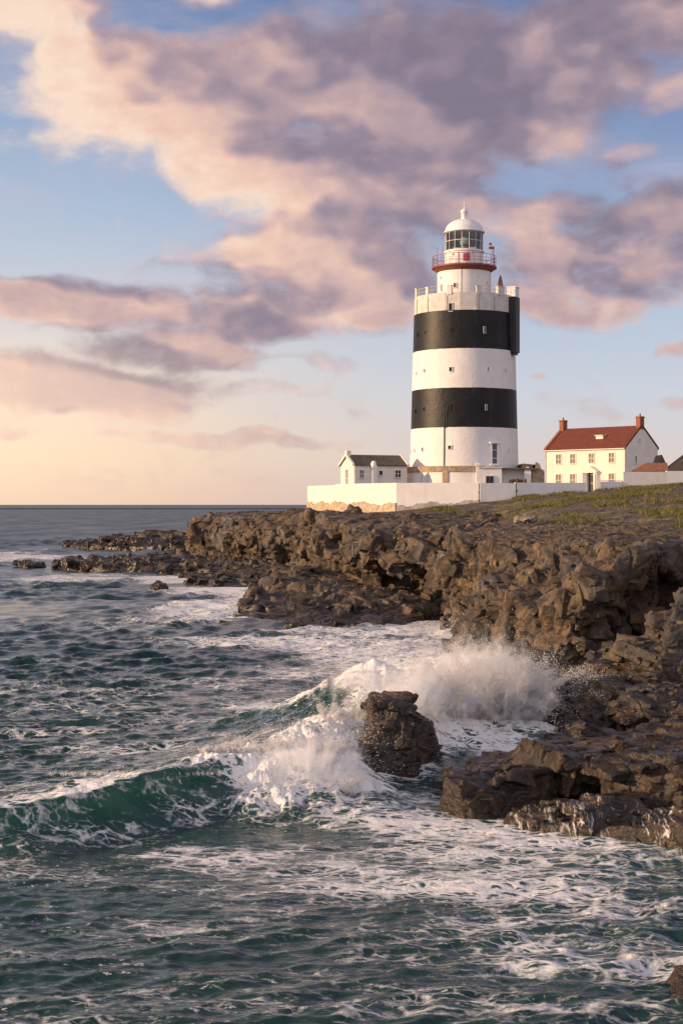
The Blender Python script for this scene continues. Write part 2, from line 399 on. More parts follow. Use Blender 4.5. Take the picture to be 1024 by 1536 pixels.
CREAM = plain('cream_limewash', (.78, .72, .64), 0.8, 0.05, 0.8, 0.02, dirt=((.50, .42, .32), .35))
STONE = plain('bare_stone', (.36, .27, .18), 0.9, 0.3, 2.5, 0.06)
PARAP = plain('parapet_render', (.62, .58, .54), 0.85, 0.12, 1.5, 0.03, dirt=((.42, .36, .29), .4))
BLACK = plain('black_paint', (.014, .014, .016), 0.5, 0.25, 1.2, 0.015)
RED = plain('red_ironwork', (.30, .035, .045), 0.5, 0.2, 2)
RUST = plain('red_brown_steel', (.24, .07, .05), 0.6, 0.3, 3)
DARK = plain('dark_opening', (.012, .013, .016), 0.35, 0.2, 2)
TILE = plain('red_roof_tile', (.135, .034, .021), 0.8, 0.22, 2.0, 0.05)
BRICK = plain('chimney_brick', (.26, .095, .055), 0.85, 0.2, 5, 0.03)
SLATE = plain('brown_slate', (.115, .088, .062), 0.75, 0.25, 3, 0.05)
GREYROOF = plain('grey_roof', (.13, .125, .12), 0.75, 0.2, 2, 0.03)
WOOD = plain('brown_wood', (.14, .085, .05), 0.7, 0.25, 4, 0.02)
RUSTROOF = plain('rust_tin_roof', (.27, .12, .065), 0.8, 0.25, 2, 0.03)
GLASSD, _t, _b, _o = new_mat('window_glass'); _b.inputs['Base Color'].default_value = (.05, .06, .07, 1); _b.inputs['Roughness'].default_value = 0.08
CURT = plain('pale_curtain', (.22, .185, .15), 0.8, 0.2, 4)
def glass_mat():
    m = bpy.data.materials.new('lantern_glass'); m.use_nodes = True; t = NT(m.node_tree); t.n.clear()
    out = t.node('ShaderNodeOutputMaterial'); tr = t.node('ShaderNodeBsdfTransparent'); gl = t.node('ShaderNodeBsdfGlossy')
    tr.inputs[0].default_value = (.86, .9, .9, 1); gl.inputs['Roughness'].default_value = 0.03
    fr = t.node('ShaderNodeFresnel'); fr.inputs[0].default_value = 1.5
    mx = t.node('ShaderNodeMixShader'); t.l.new(t.m('MULTIPLY_ADD', fr.outputs[0], 1.0, 0.05), mx.inputs[0]); t.l.new(tr.outputs[0], mx.inputs[1]); t.l.new(gl.outputs[0], mx.inputs[2])
    t.l.new(mx.outputs[0], out.inputs[0]); return m
LGLASS = glass_mat()

def sea_mat():
    m, t, b, out = new_mat('sea_water'); p = pos(t)
    fo = t.node('ShaderNodeAttribute', attribute_name='foam').outputs['Fac']
    th = t.node('ShaderNodeAttribute', attribute_name='thin').outputs['Fac']
    fa = t.node('ShaderNodeAttribute', attribute_name='far').outputs['Fac']
    # ripple bump
    b1 = t.noise(t.mapping(p, rot=(0, 0, 0.5), sc=(0.8, 1.5, 1)), 2.6, 4, 0.5, 0.4)
    b2 = t.noise(t.mapping(p, rot=(0, 0, -0.4), sc=(0.9, 1.4, 1)), 0.34, 5, 0.6, 0.6)
    h = t.m('MULTIPLY_ADD', b2, 2.0, t.m('MULTIPLY', b1, 1.25))
    # lacy foam: bubbles torn into a net along the drift
    wv = t.vm('SUBTRACT', t.noise(p, 0.55, 4, 0.6, col=True), (.5, .5, .5))
    q = t.vm('ADD', p, t.vm('MULTIPLY', wv, (1.5, 1.2, 0)))
    q = t.mapping(q, rot=(0, 0, 0.35), sc=(0.50, 1.1, 0.6))
    e1 = t.voro(q, 1.7, 'DISTANCE_TO_EDGE'); e2 = t.voro(q, 4.6, 'DISTANCE_TO_EDGE')
    net = t.m('MAXIMUM', t.mr(e1, 0.24, 0.0), t.m('MULTIPLY', t.mr(e2, 0.30, 0.0), 0.9))
    pat = t.m('MULTIPLY_ADD', net, 0.36, t.m('MULTIPLY_ADD', t.noise(q, 2.2, 9, 0.7), 0.46, t.m('MULTIPLY', t.noise(p, 9.0, 4, 0.65), 0.26)))
    big = t.noise(t.mapping(p, rot=(0, 0, .3), sc=(.5, 1, 1)), 0.35, 5, 0.65)
    lvl = t.m('ADD', fo, t.m('MULTIPLY', t.m('SUBTRACT', big, 0.5), t.m('MULTIPLY', t.mr(fo, 0.02, 0.25), 0.85)))
    thr = t.m('SUBTRACT', 1.02, lvl)
    mask = t.mr(t.m('SUBTRACT', pat, t.m('MULTIPLY', thr, 0.92)), -0.03, 0.20)
    mask = t.m('MAXIMUM', mask, t.mr(fo, 0.86, 1.0))
    mask = t.m('MULTIPLY', mask, t.mr(fo, 0.0, 0.05))
    sp = t.m('MULTIPLY', t.mr(t.noise(t.mapping(p, rot=(0, 0, .3), sc=(.7, 1, 1)), 6.5, 4, .6), .60, .68), t.mr(t.noise(t.mapping(p, (3, 3, 0), sc=(.6, 1, 1)), .55, 5, .65), .47, .60))
    mask = t.m('MAXIMUM', mask, t.m('MULTIPLY', t.m('MULTIPLY', sp, t.mr(fo, 0.10, 0.2)), .8))
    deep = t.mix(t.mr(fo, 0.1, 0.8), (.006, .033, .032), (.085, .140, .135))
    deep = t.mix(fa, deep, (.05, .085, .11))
    deep = t.mix(th, deep, (.022, .088, .062))  # light passing through the thin crest is put into the base colour
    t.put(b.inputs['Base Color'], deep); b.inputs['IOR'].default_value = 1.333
    t.put(b.inputs['Roughness'], t.m('MULTIPLY_ADD', t.m('MULTIPLY', fa, t.mr(t.noise(t.mapping(p, sc=(1, .25, 1)), 0.06, 6, .65), .25, .7, .55, 1.0)), 0.46, 0.06))
    t.l.new(t.bump(h, 0.55, 0.055), b.inputs['Normal'])
    fb = t.node('ShaderNodeBsdfPrincipled'); fb.inputs['Base Color'].default_value = (.80, .80, .80, 1); fb.inputs['Roughness'].default_value = 0.7
    fb.inputs['Specular IOR Level'].default_value = 0.2
    t.l.new(t.bump(t.m('MULTIPLY_ADD', pat, 0.8, t.noise(p, 5, 5, 0.65)), 0.7, 0.09), fb.inputs['Normal'])
    tl = t.node('ShaderNodeBsdfTranslucent'); tl.inputs[0].default_value = (.10, .36, .20, 1)
    m1 = t.node('ShaderNodeMixShader'); t.l.new(t.m('MULTIPLY', th, 0.16), m1.inputs[0]); t.l.new(b.outputs[0], m1.inputs[1]); t.l.new(tl.outputs[0], m1.inputs[2])
    m2 = t.node('ShaderNodeMixShader'); t.l.new(t.m('MULTIPLY', mask, 0.96), m2.inputs[0]); t.l.new(m1.outputs[0], m2.inputs[1]); t.l.new(fb.outputs[0], m2.inputs[2])
    t.l.new(m2.outputs[0], out.inputs[0]); return m
SEA = sea_mat()
def spray_mat():
    m, t, b, out = new_mat('white_spray'); b.inputs['Base Color'].default_value = (.95, .95, .95, 1); b.inputs['Roughness'].default_value = 0.5
    tl = t.node('ShaderNodeBsdfTranslucent'); tl.inputs[0].default_value = (.95, .95, .95, 1)
    mx = t.node('ShaderNodeMixShader'); mx.inputs[0].default_value = 0.45; t.l.new(b.outputs[0], mx.inputs[1]); t.l.new(tl.outputs[0], mx.inputs[2]); t.l.new(mx.outputs[0], out.inputs[0])
    return m
SPRAY = spray_mat()

# ------------------------------------------------------------------ the sea
def polydist(X, Y, pts):
    """signed distance to a polyline in plan (positive beyond it, negative on the near side) and the arc fraction of the nearest point"""
    best = np.full(X.shape, 1e9); sg = np.zeros(X.shape); par = np.zeros(X.shape)
    for k in range(len(pts)-1):
        ax, ay = pts[k]; bx, by = pts[k+1]; dx, dy = bx-ax, by-ay; L2 = dx*dx+dy*dy
        t = np.clip(((X-ax)*dx+(Y-ay)*dy)/L2, 0, 1); ex, ey = X-(ax+t*dx), Y-(ay+t*dy); d = np.hypot(ex, ey)
        s = np.sign(dx*ey-dy*ex); n = d < best
        best = np.where(n, d, best); sg = np.where(n, s, sg); par = np.where(n, k+t, par)
    return best*sg, par
def build_sea():
    py = np.concatenate([np.geomspace(6500, 1620, 60), np.arange(1618, 900, -0.8), np.arange(900, 762.6, -0.45)])
    Yr = np.concatenate([H*F/(py-HZ), np.geomspace(2900, 90000, 14)])
    px = np.concatenate([np.linspace(-1500, -40, 90, endpoint=False), np.arange(-40, 1064, 1.05), np.linspace(1064, 2400, 70)])
    tx = (px-CX)/F
    Y, T = np.meshgrid(Yr, tx, indexing='ij'); X = Y*T
    nr, nc = X.shape
    sy = np.abs(np.gradient(Yr))[:, None]; sxx = Y*np.abs(np.gradient(tx))[None, :]
    x, y = X.ravel(), Y.ravel(); syf = np.broadcast_to(sy, X.shape).ravel(); sxf = sxx.ravel()
    z = np.zeros_like(x); hx = np.zeros_like(x); hy = np.zeros_like(x)
    near = y < 1500
    xs, ys, s1, s2 = x[near], y[near], sxf[near], syf[near]
    zz = np.zeros_like(xs); ax = np.zeros_like(xs); ay = np.zeros_like(xs)
    grp = 0.75+0.6*vnoise(np.stack((xs/14, ys/20, xs*0+3), 1), 5)
    rg = np.random.default_rng(3)
    for lam in np.geomspace(0.28, 22, 112):
        th = rg.normal(-1.3, 0.55); dx, dy = math.cos(th), math.sin(th); k = 2*math.pi/lam
        a = 0.080*lam/(2*math.pi)*np.minimum(1.0, np.maximum(1.15, np.minimum(ys, 300)/64)/lam)**.95; ph = rg.uniform(0, 6.283)
        adv = k*(abs(dx)*s1+abs(dy)*s2); att = np.clip((2.3-adv)/1.2, 0, 1)*grp
        if lam > 6: att = att*np.maximum(.45*(lam < 11), smooth(40, 160, ys))
        arg = k*(dx*xs+dy*ys)+ph; c = np.cos(arg)
        zz += a*att*c; s = np.sin(arg)*a*att*0.95; ax -= dx*s; ay -= dy*s
    shel = 1.0
    z[near] = zz*1.15; hx[near] = ax; hy[near] = ay
    x += hx; y += hy
    foam = np.zeros_like(x); thin = np.zeros_like(x)
    def blob(pxc, pyc, rx, ry, w, p=2):          # a patch of foam lying on the water
        c = zat(pxc, pyc, 0); ex = rx/F*c.y; ey = max(abs(zat(pxc, pyc+ry, 0).y-c.y), abs(zat(pxc, pyc-ry, 0).y-c.y)*0.8)
        d = ((x-c.x)/ex)**2+((y-c.y)/ey)**2; return w*np.exp(-d**(p/2))
    def add(*a):
        nonlocal foam; foam = np.maximum(foam, blob(*a))
    for a in [(720,1235,300,38,.47,4),(900,1275,260,36,.46,4),(540,1228,150,26,.44,4),(720,1295,340,45,.40,4),(820,1380,300,40,.36,4),(330,1290,220,40,.34,4),(700,1310,420,60,.45,4),(620,1200,110,30,.40),(735,1120,100,20,.58),
              (880,1430,240,60,.40,4),(420,1300,200,50,.36),(250,1330,230,60,.25),(600,1450,330,60,.24),(200,1440,260,60,.16),(520,1500,700,60,.12,4),
              (640,985,230,34,.62,4),(520,965,200,16,.56,4),(360,962,180,12,.55),(760,960,120,30,.95,4),(330,915,120,22,.58,4),(390,895,70,18,.78),(250,930,160,20,.40),
              (330,885,110,8,.8),(250,868,90,8,.7),(120,868,160,10,.5),(40,838,90,8,.62),(190,838,110,6,.6),(300,835,60,6,.6),(60,880,130,12,.30),(100,935,200,20,.22),
              (480,1010,200,25,.40),(300,1080,250,30,.30),(120,1040,200,40,.14),(20,830,60,5,.55),(420,1060,140,22,.5),(640,940,130,14,.74),(600,948,260,8,.7)]: add(*a)
    # whitecaps: foam flecks on steep small crests
    kk = np.clip((z-0.16)/0.22, 0, 1)*(y < 130); foam = np.maximum(foam, 0.30*kk)
    foam = np.maximum(foam, 0.27*(y < 75))
    # the breaking wave
    crest = [(-260,1255,.45,0),(-120,1228,.7,0),(0,1202,.95,0),(130,1168,1.2,0),(250,1144,1.4,.15),(330,1124,1.55,.75),(400,1108,1.7,1),(460,1090,1.7,1),(515,1062,1.75,.8),(570,1042,1.7,1),(640,1030,1.4,1)]
    C = [zat(a, b, c) for a, b, c, _ in crest]
    sel = (y > 30) & (y < 62) & (np.abs(x) < 16)
    xs, ys = x[sel], y[sel]
    d, par = polydist(xs, ys, [(c.x, c.y) for c in C])
    amp = np.interp(par, range(len(C)), [c.z*.93 for c in C]); brk = np.interp(par, range(len(C)), [c[3] for c in crest])
    endl = smooth(0, 0.8, par)*(1-smooth(len(C)-1.6, len(C)-1.02, par))
    wob = 0.25*vnoise(np.stack((xs*0.8, ys*0.8, xs*0+1), 1), 8)
    d = d+wob
    wf = 1.25+1.9*brk; wb = 3.4
    prof = np.where(d < 0, np.exp(-(d/wf)**2), np.exp(-(np.abs(d)/wb)**1.5))
    P3 = np.stack((xs, ys, z[sel]*0.5), 1)
    bil = fbm(P3*1.5, 5, 40, 0.55, billow=True)
    rag = 0.72+0.5*fbm(np.stack((xs*0.9+ys*.3, ys*0.45, xs*0), 1), 4, 19)
    white = rag*brk*np.where(d < 0, np.exp(-(np.maximum(0, -d-2.5)/1.2)**2), np.exp(-(d/1.2)**2))*endl
    z[sel] += endl*0.13*prof*fbm(P3*np.array([1.1, 1.6, 1.6]), 4, 44)*(1-brk)
    z[sel] += amp*endl*prof - 0.22*endl*np.exp(-((d+1.8)/1.2)**2)*(1-brk) + white*(0.42*bil+0.1)
    push = 0.35*endl*np.exp(-((d+0.1)/0.5)**2); y[sel] -= push
    lip = endl*np.exp(-((d+0.05)/np.where(d < 0, .24, 1.25))**2)*(0.45+0.5*smooth(-.2, .6, vnoise(np.stack((xs*0.9, ys*0.5, xs*0), 1), 15)))
    f = foam[sel]; f = np.maximum(f, lip); f = np.maximum(f, np.minimum(.93, white*1.15))
    streak = 0.33*endl*np.exp(-((d+1.6)/1.1)**2); f = np.maximum(f, streak); foam[sel] = f
    thin[sel] = endl*np.where(d < 0, np.exp(-((d+0.55)/0.62)**2), np.exp(-(d/.4)**2))*(1-white)
    # swell rolling over and round the wave-washed rock, and the surge thrown up against the cliff
    for (pxc, pyc, zc, rx, ry, hh, wgt, ang) in [(470,1050,1.0,3.0,2.0,.9,.75,.3),(560,1040,1.4,2.2,1.8,1.5,.9,.4),(650,1015,1.3,2.0,2.3,1.2,1,.3),(715,1050,.9,2.0,2.6,0.9,1.1,0),(770,1070,.7,1.7,2.2,.6,1.1,0),(700,980,1,3.0,6,.9,1,0),(460,1120,.6,1.8,1.2,.5,1,0)][:-1]:
        c = zat(pxc, pyc, zc); ca, sa = math.cos(ang), math.sin(ang)
        s2 = (np.abs(x-c.x) < 12) & (np.abs(y-c.y) < 14); dx, dy = x[s2]-c.x, y[s2]-c.y
        g = np.exp(-(((dx*ca+dy*sa)/rx)**2+((-dx*sa+dy*ca)/ry)**2))
        bl = fbm(np.stack((x[s2]*1.1, y[s2]*1.1, z[s2]*0.6+pxc), 1), 5, 50, 0.5, billow=True)
        z[s2] += hh*g*.9+0.20*bl*np.sqrt(g); foam[s2] = np.maximum(foam[s2], np.minimum(.95, g*wgt*(1.0+.5*bl)))
    gr = np.exp(-((x-1.9)/1.7)**2-((y-46.4)/2.0)**2)          # the lee of the tall rock lies low and smoother
    z *= 1-.88*gr; foam *= 1-.45*gr
    # broken lumps on every foamy stretch
    s3 = (foam > 0.3) & (y < 130)
    z[s3] += 0.09*(foam[s3]-0.3)*fbm(np.stack((x[s3]*1.3, y[s3]*1.3, x[s3]*0), 1), 4, 60, 0.55, billow=True)
    o = link_mesh('sea', np.stack((x, y, z), 1), grid_faces(nr, nc)[:, ::-1], SEA, smooth=True)
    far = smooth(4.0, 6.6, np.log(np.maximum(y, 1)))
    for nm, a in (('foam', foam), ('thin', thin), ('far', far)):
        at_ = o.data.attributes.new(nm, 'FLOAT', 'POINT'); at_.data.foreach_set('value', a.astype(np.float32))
    tag(o, 'dark green sea with foam and a breaking wave', 'sea', kind='structure')
build_sea()

# ------------------------------------------------------------------ the headland: sheet of rock from under the water, up the cliff, over the plateau
def A(px, py, Y): v = at(px, py, Y); return (v.x, v.y, v.z)
def V(x, y, z): return (x, y, z)
def inl(x, y, z): return (x, y, z)
NET = [
 # under water        waterline         toe ledge        face foot          face middle        lip               behind lip         plateau           inland
 [V(-26,300,-2), V(-24,298,0), V(-22,296,1.5), V(-20,294,2.5), V(-19,292,5), V(-17,290,6.6), V(-14,287,7.2), V(8, 260, 8), V(90,280,11)],
 [V(-27,236,-2), V(-25,235,0), V(-24,234,1.3), V(-22,232,2.6), V(-21.6,232,5), V(-21,231,6.8), V(-18,230,7.3), V(2, 232, 8), V(90,258,11)],
 [V(-24,206,-2), V(-23,207,0), V(-22,209,1.0), A(296,832,211), A(291,800,213), A(293,776,214), A(330,771,216), V(0, 214, 7.8), V(90,236,11)],
 [V(-17,165,-2), A(290,872,170), A(300,860,180), A(345,834,192), A(345,802,197), A(350,773,199), A(375,770,206), V(-1, 206, 7.6), V(90,220,11)],
 [A(318,905,156), A(325,880,159), A(360,868,165), A(405,838,184), A(402,808,178), A(408,772,188), A(430,768,198), V(0, 199, 7.5), V(90,212,11)],
 [A(400,905,148), A(410,882,156), A(440,864,160), A(470,847,173), A(476,812,166), A(480,771,178), A(490,768,186), V(2, 193, 7.5), V(90,205,11)],
 [A(420,900,140), A(432,882,148), A(455,862,152), A(484,848,156), A(486,812,158), A(488,776,160), A(500,769,176), V(3.5, 188, 7.4), V(90,200,11)],
 [A(352,952,110), A(368,932,113), A(420,880,130), A(488,852,140), A(490,816,145), A(494,779,148), A(520,771,166), V(6, 181, 7.5), V(90,195,11)],
 [A(400,955,106), A(420,938,109), A(480,885,124), A(535,864,139), A(518,828,134), A(535,778,146), A(560,771,164), V(9, 179.5, 7.9), V(90,192,11)],
 [A(520,955,105), A(540,939,108), A(570,898,116), A(585,880,133), A(588,836,122), A(600,781,143), A(610,772,160), V(14, 179, 8.5), V(90,188,11)],
 [A(600,952,107), A(610,938,109), A(640,905,115), A(655,887,131), A(655,836,119), A(668,785,140), A(670,773,156), V(18, 179, 9.0), V(90,184,11.5)],
 [A(650,950,109), A(660,937,111), A(680,915,116), A(700,897,128), A(712,838,124), A(728,790,132), A(735,776,150), V(22, 180, 9.4), V(90,180,12)],
 [A(655,950,110), A(664,938,109), A(684,925,111), A(694,900,112), A(697,852,112), A(704,806,112), A(745,789,124), V(26, 182, 9.9), V(90,170,12)],
 [A(668,965,101), A(684,950,102), A(700,935,102), A(706,905,101), A(715,855,101), A(742,808,101), A(775,790,114), V(31, 184, 10.3), V(90,155,12)],
 [A(690,995,92), A(710,972,92), A(732,950,91), A(750,910,90), A(770,860,90), A(806,811,93), A(825,789,108), V(36, 182, 10.7), V(90,140,12)],
 [A(745,1020,82), A(772,992,83.5), A(790,965,83), A(812,915,82), A(838,865,81.5), A(872,813,85), A(890,789,102), V(40, 172, 10.6), V(90,125,12)],
 [A(800,1030,77), A(822,1008,78), A(838,985,77.5), A(862,930,77), A(890,870,77), A(925,818,80), A(940,790,98), V(42, 158, 10.2), V(90,112,12)],
 [A(870,1030,76), A(868,1005,78), A(880,985,79), A(905,935,79), A(935,870,78), A(970,822,79), A(980,792,95), V(43, 145, 9.6), V(90,100,11)],
 [A(930,1010,79), A(920,990,82), A(925,970,83), A(950,935,84), A(985,880,84), A(1012,828,82), A(1024,794,95), V(44, 130, 9.0), V(90,90,11)],
 [A(990,1000,80), A(980,970,84), A(985,955,85), A(1005,930,86), A(1040,880,86), A(1060,830,84), A(1080,798,94), V(46, 115, 8.4), V(90,80,10)],
 [V(18,72,-1), V(19.5,74,1.5), V(20,75,2.0), V(20.8,76,2.6), V(22.5,77,4.5), V(24,78,5.9), V(28,82,6.6), V(48, 90, 7.6), V(90,70,9)],
 [V(25,45,-1), V(26,47,1.2), V(27,49,1.8), V(28,51,2.6), V(29,53,4.5), V(30,55,5.7), V(34,58,6.4), V(50, 62, 7.2), V(90,50,9)],
]
NUS = [14,14,34,38,40,40,34,40,40,44,40,40,46,54,72,80,72,52,44,34,24]
NVS = [10,12,26,56,60,40,70,40]
def block_templates(n=16, seed=4):
    rr = random.Random(seed); out = []
    for _ in range(n):
        bm = bmesh.new(); bmesh.ops.create_cube(bm, size=1.0)
        for v in bm.verts: v.co += Vector((rr.uniform(-.13, .13), rr.uniform(-.13, .13), rr.uniform(-.13, .13)))
        for _ in range(rr.choice((2, 3, 4))):
            nn = Vector((rr.uniform(-1, 1), rr.uniform(-1, 1), rr.uniform(-.2, 1))).normalized()
            r = bmesh.ops.bisect_plane(bm, geom=bm.verts[:]+bm.edges[:]+bm.faces[:], plane_co=nn*rr.uniform(.38, .56), plane_no=nn, clear_outer=True)
            ed = [e for e in r['geom_cut'] if isinstance(e, bmesh.types.BMEdge)]
            if ed: bmesh.ops.contextual_create(bm, geom=ed)
        bmesh.ops.bevel(bm, geom=bm.edges[:], offset=.028, segments=1, affect='EDGES', profile=.5)
        bmesh.ops.triangulate(bm, faces=bm.faces[:]); bmesh.ops.recalc_face_normals(bm, faces=bm.faces[:]); bm.verts.index_update()
        out.append((np.array([v.co for v in bm.verts]), np.array([[v.index for v in f.verts] for f in bm.faces]))); bm.free()
    return out
TEMPL = block_templates()
def euler(ax, ay, az):
    ca, sa, cb, sb, cc, sc = np.cos(ax), np.sin(ax), np.cos(ay), np.sin(ay), np.cos(az), np.sin(az)
    return np.stack([np.stack([cb*cc, sa*sb*cc-ca*sc, ca*sb*cc+sa*sc], -1), np.stack([cb*sc, sa*sb*sc+ca*cc, ca*sb*sc-sa*cc], -1), np.stack([-sb, sa*cb, ca*cb], -1)], -2)
def clad(me, levels, seed, rot=(.10, .22, 0), jit=.09, zf=.8):
    """jointed blocks set into the surface of a rock mass, several generations of size; one mesh with the mass itself"""
    rg = np.random.default_rng(seed); n = len(me.polygons)
    ce = np.empty(n*3); nm = np.empty(n*3); ar = np.empty(n); me.polygons.foreach_get('center', ce); me.polygons.foreach_get('normal', nm); me.polygons.foreach_get('area', ar)
    ce = ce.reshape(-1, 3); nm = nm.reshape(-1, 3)
    vw = np.array([0, 0, H])-ce; vw /= np.linalg.norm(vw, axis=1, keepdims=True)
    w = ar*((nm*vw).sum(1) > -.25)*(ce[:, 2] > -.4); area = w.sum(); VV, FF, TT = [], [], []; nv = 0
    for L, cov, prot, topp in levels:
        k = rg.choice(n, max(3, int(area/L**2*cov)), p=w/area); k = k[~((nm[k][:, 2] > .6) & (ce[k][:, 2] > 3.5) & (L > .8))] if len(k) > 40 else k; p = ce[k]; nn = nm[k]; m = len(k)
        f1 = fbm(p/9.0, 2, seed+1); f2 = fbm(p/7.0+9, 2, seed+2); up = smooth(.6, .9, nn[:, 2])
        azm = np.arctan2(nn[:, 1], nn[:, 0])+math.pi/2; base = rot[2]+.5*f1
        q4 = np.round((azm-base)/(math.pi/2))*(math.pi/2)+base; azm = np.where(up > .5, base, .65*azm+.35*q4)   # faces lie along the cliff face
        Rm = euler(rot[0]+.16*f2+rg.normal(0, jit, m), rot[1]+.16*f1+rg.normal(0, jit, m), azm+rg.normal(0, jit, m))
        sc = L*np.exp(np.clip(rg.normal(0, .24, (m, 3)), -.5, .4))*np.array([1.2, 1.0, zf]); sc[:, 2] *= 1-.35*up
        pr = (prot*(1-up)+topp*up)+rg.normal(0, .09, m); c = p+nn*(pr*L-.5*np.where(up > .5, sc[:, 2], sc[:, 1]))[:, None]
        if L > .8: c[:, 2] = np.minimum(c[:, 2], np.maximum(6.2-.56*sc[:, 2], np.where(p[:, 2] < 3.5, 99, -9)))
        tone = np.exp(rg.normal(0, .26, m)); ti = rg.integers(0, len(TEMPL), m)
        for t, (tv, tf) in enumerate(TEMPL):
            s_ = np.where(ti == t)[0]
            if not len(s_): continue
            v = np.einsum('mij,mvj->mvi', Rm[s_], tv[None]*sc[s_][:, None, :])+c[s_][:, None, :]
            VV.append(v.reshape(-1, 3)); FF.append((np.arange(len(s_))*len(tv))[:, None, None]+tf[None]+nv); FF[-1] = FF[-1].reshape(-1, 3)
            nv += v.shape[0]*v.shape[1]; TT.append(np.repeat(tone[s_], len(tv)))
    V_, F_, T_ = np.concatenate(VV), np.concatenate(FF), np.concatenate(TT)
    V_ = V_+.03*np.stack([fbm(V_/.45, 2, seed+q) for q in (5, 6, 7)], 1)
    bv, _ = get_co(me); me.calc_loop_triangles(); nt = len(me.loop_triangles); bt = np.empty(nt*3, np.int32); me.loop_triangles.foreach_get('vertices', bt); bt = bt.reshape(-1, 3)
    o = link_mesh('tmp', np.concatenate((bv, V_)), np.concatenate((bt, F_+len(bv))), ROCK)
    o.data.polygons.foreach_set('use_smooth', np.concatenate((np.ones(len(bt), bool), np.zeros(len(F_), bool))))
    r = o.data; bpy.data.objects.remove(o); bpy.data.meshes.remove(me); return r
def bedrock(me, voxel, big, small, seed, mat, name, rough=1.0, rot=(.10, .22, 0), joint=2.0, zf=.8):
    """blocks welded into the mass, weathered, then a last crisp generation of chips and steps"""
    me = remesh(clad(me, big, seed, rot, zf=zf), voxel, 0); co, nm = get_co(me)
    d = rock_level(co, voxel*6, (1, 1.1, .6), seed+3, .30, .22, .20)*.5 + rock_level(co, voxel*14, (1, 1.0, .8), seed+4, .16, .14, .12, .25) + .22*voxel*fbm(co/(voxel*3), 3, seed+8)
    d = d*rough
    if joint: d = d + rock_level(co, joint, (.8, .8, 1.7), seed+6, .10, .10, .08, .2)*(1-.6*smooth(.6, .9, nm[:, 2])) + rock_level(co, joint*.7, (1.6, 1.6, .5), seed+7, .05, .06, .05, .15)
    set_co(me, co+nm*d[:, None]); me.polygons.foreach_set('use_smooth', np.ones(len(me.polygons), bool))
    me = clad(me, small, seed+1, rot, zf=zf); me.materials.clear(); me.materials.append(mat); me.name = name
    o = bpy.data.objects.new(name, me); COL.objects.link(o); return o
def buttress(P):
    sl = P[:, 2]*0.3
    W1 = np.stack((P[:, 0]+sl, P[:, 1]-0.3*sl, P[:, 2]*0.3), 1)
    far = smooth(100, 150, P[:, 1])
    return 1.5*fbm(W1/7.5, 2, 77)+0.5*(1-far)*fbm(W1/3, 2, 78, ridged=True)
def cliff_solid(k0, k1, voxel, levels, blocks, seed, label):
    net = [st[:7]+[tuple(np.array(st[6])*.78+np.array(st[7])*.22-np.array((0, 0, 1.1)))] for st in NET[k0:k1+1]]
    G = loft(net, NUS[k0:k1], NVS[:7], 4, 2, 2); nu, nv, _ = G.shape
    n = grid_normals(G); P = G.reshape(-1, 3); N = n.reshape(-1, 3); N = N*np.sign(N[:, 2].mean())
    steep = smooth(0.97, 0.72, N[:, 2]); NH = N*np.array([1, 1, .0]); P = P+NH*(buttress(P)*steep)[:, None]; G = P.reshape(nu, nv, 3)
    e = G[:, -1:].copy(); e[:, :, 2] = -3; f = G[:, :1].copy(); f[:, :, 2] = -3
    G = np.concatenate((G, e, f), 1); nv += 2; bm = bmesh.new(); vs = [bm.verts.new(p) for p in G.reshape(-1, 3)]
    for i in range(nu-1):
        for j in range(nv): bm.faces.new((vs[i*nv+j], vs[i*nv+(j+1) % nv], vs[(i+1)*nv+(j+1) % nv], vs[(i+1)*nv+j]))
    bm.faces.new(vs[:nv]); bm.faces.new(vs[-nv:]); bmesh.ops.triangulate(bm, faces=bm.faces); bmesh.ops.recalc_face_normals(bm, faces=bm.faces)
    me = bpy.data.meshes.new('cliff'); bm.to_mesh(me); bm.free()
    me = rockify(remesh(me, voxel*1.25, 1), voxel, levels, seed, top=0.15)
    o = bedrock(me, voxel*.62, blocks[:2], blocks[2:], seed, ROCK, 'cliff', .4, joint=voxel*19)
    return tag(o, label, 'cliff', kind='structure')
cliff_solid(0, 11, 0.25, [(6.0, .45, .35, .10)], [(3.0, .5, .03, -.05), (1.9, .5, .05, .0), (1.15, .30, .02, .0), (.55, .20, .03, .03)], 3, 'far brown cliffs and sloping ledges below the lighthouse wall')
cliff_solid(11, 21, 0.15, [(5.0, .5, .36, .10)], [(3.0, .9, .06, .02), (1.6, .6, .05, .03), (.95, .34, .02, .0), (.42, .22, .03, .03)], 5, 'near sunlit cliff of cracked brown blocks')
def build_headland():
    G = loft(NET, NUS, NVS, 6, 3, 2); j0 = sum(NVS[:5])+14; G = G[:, j0:]; nu, nv, _ = G.shape; P = G.reshape(-1, 3)
    w = smooth(0, sum(NVS[5:7]), np.broadcast_to(np.arange(nv)[None, :], (nu, nv)).ravel())
    Q = P.copy(); Q[:, 2] += -0.55*(1-w)**2+0.30*fbm(P/5.0, 4, 90)+0.22*np.abs(fbm(P/np.array([2.2, 1.4, 2]), 3, 91))+.05*rock_level(P, 1.2, (1, 1.1, .8), 95)
    o = link_mesh('headland', Q, grid_faces(nu, nv), ROCK, smooth=True)
    if sum(p.normal.z for p in list(o.data.polygons)[::997]) < 0: o.data.flip_normals()
    return tag(o, 'brown rocky headland with patchy turf on top', 'headland', kind='structure')
CLIFF = build_headland()
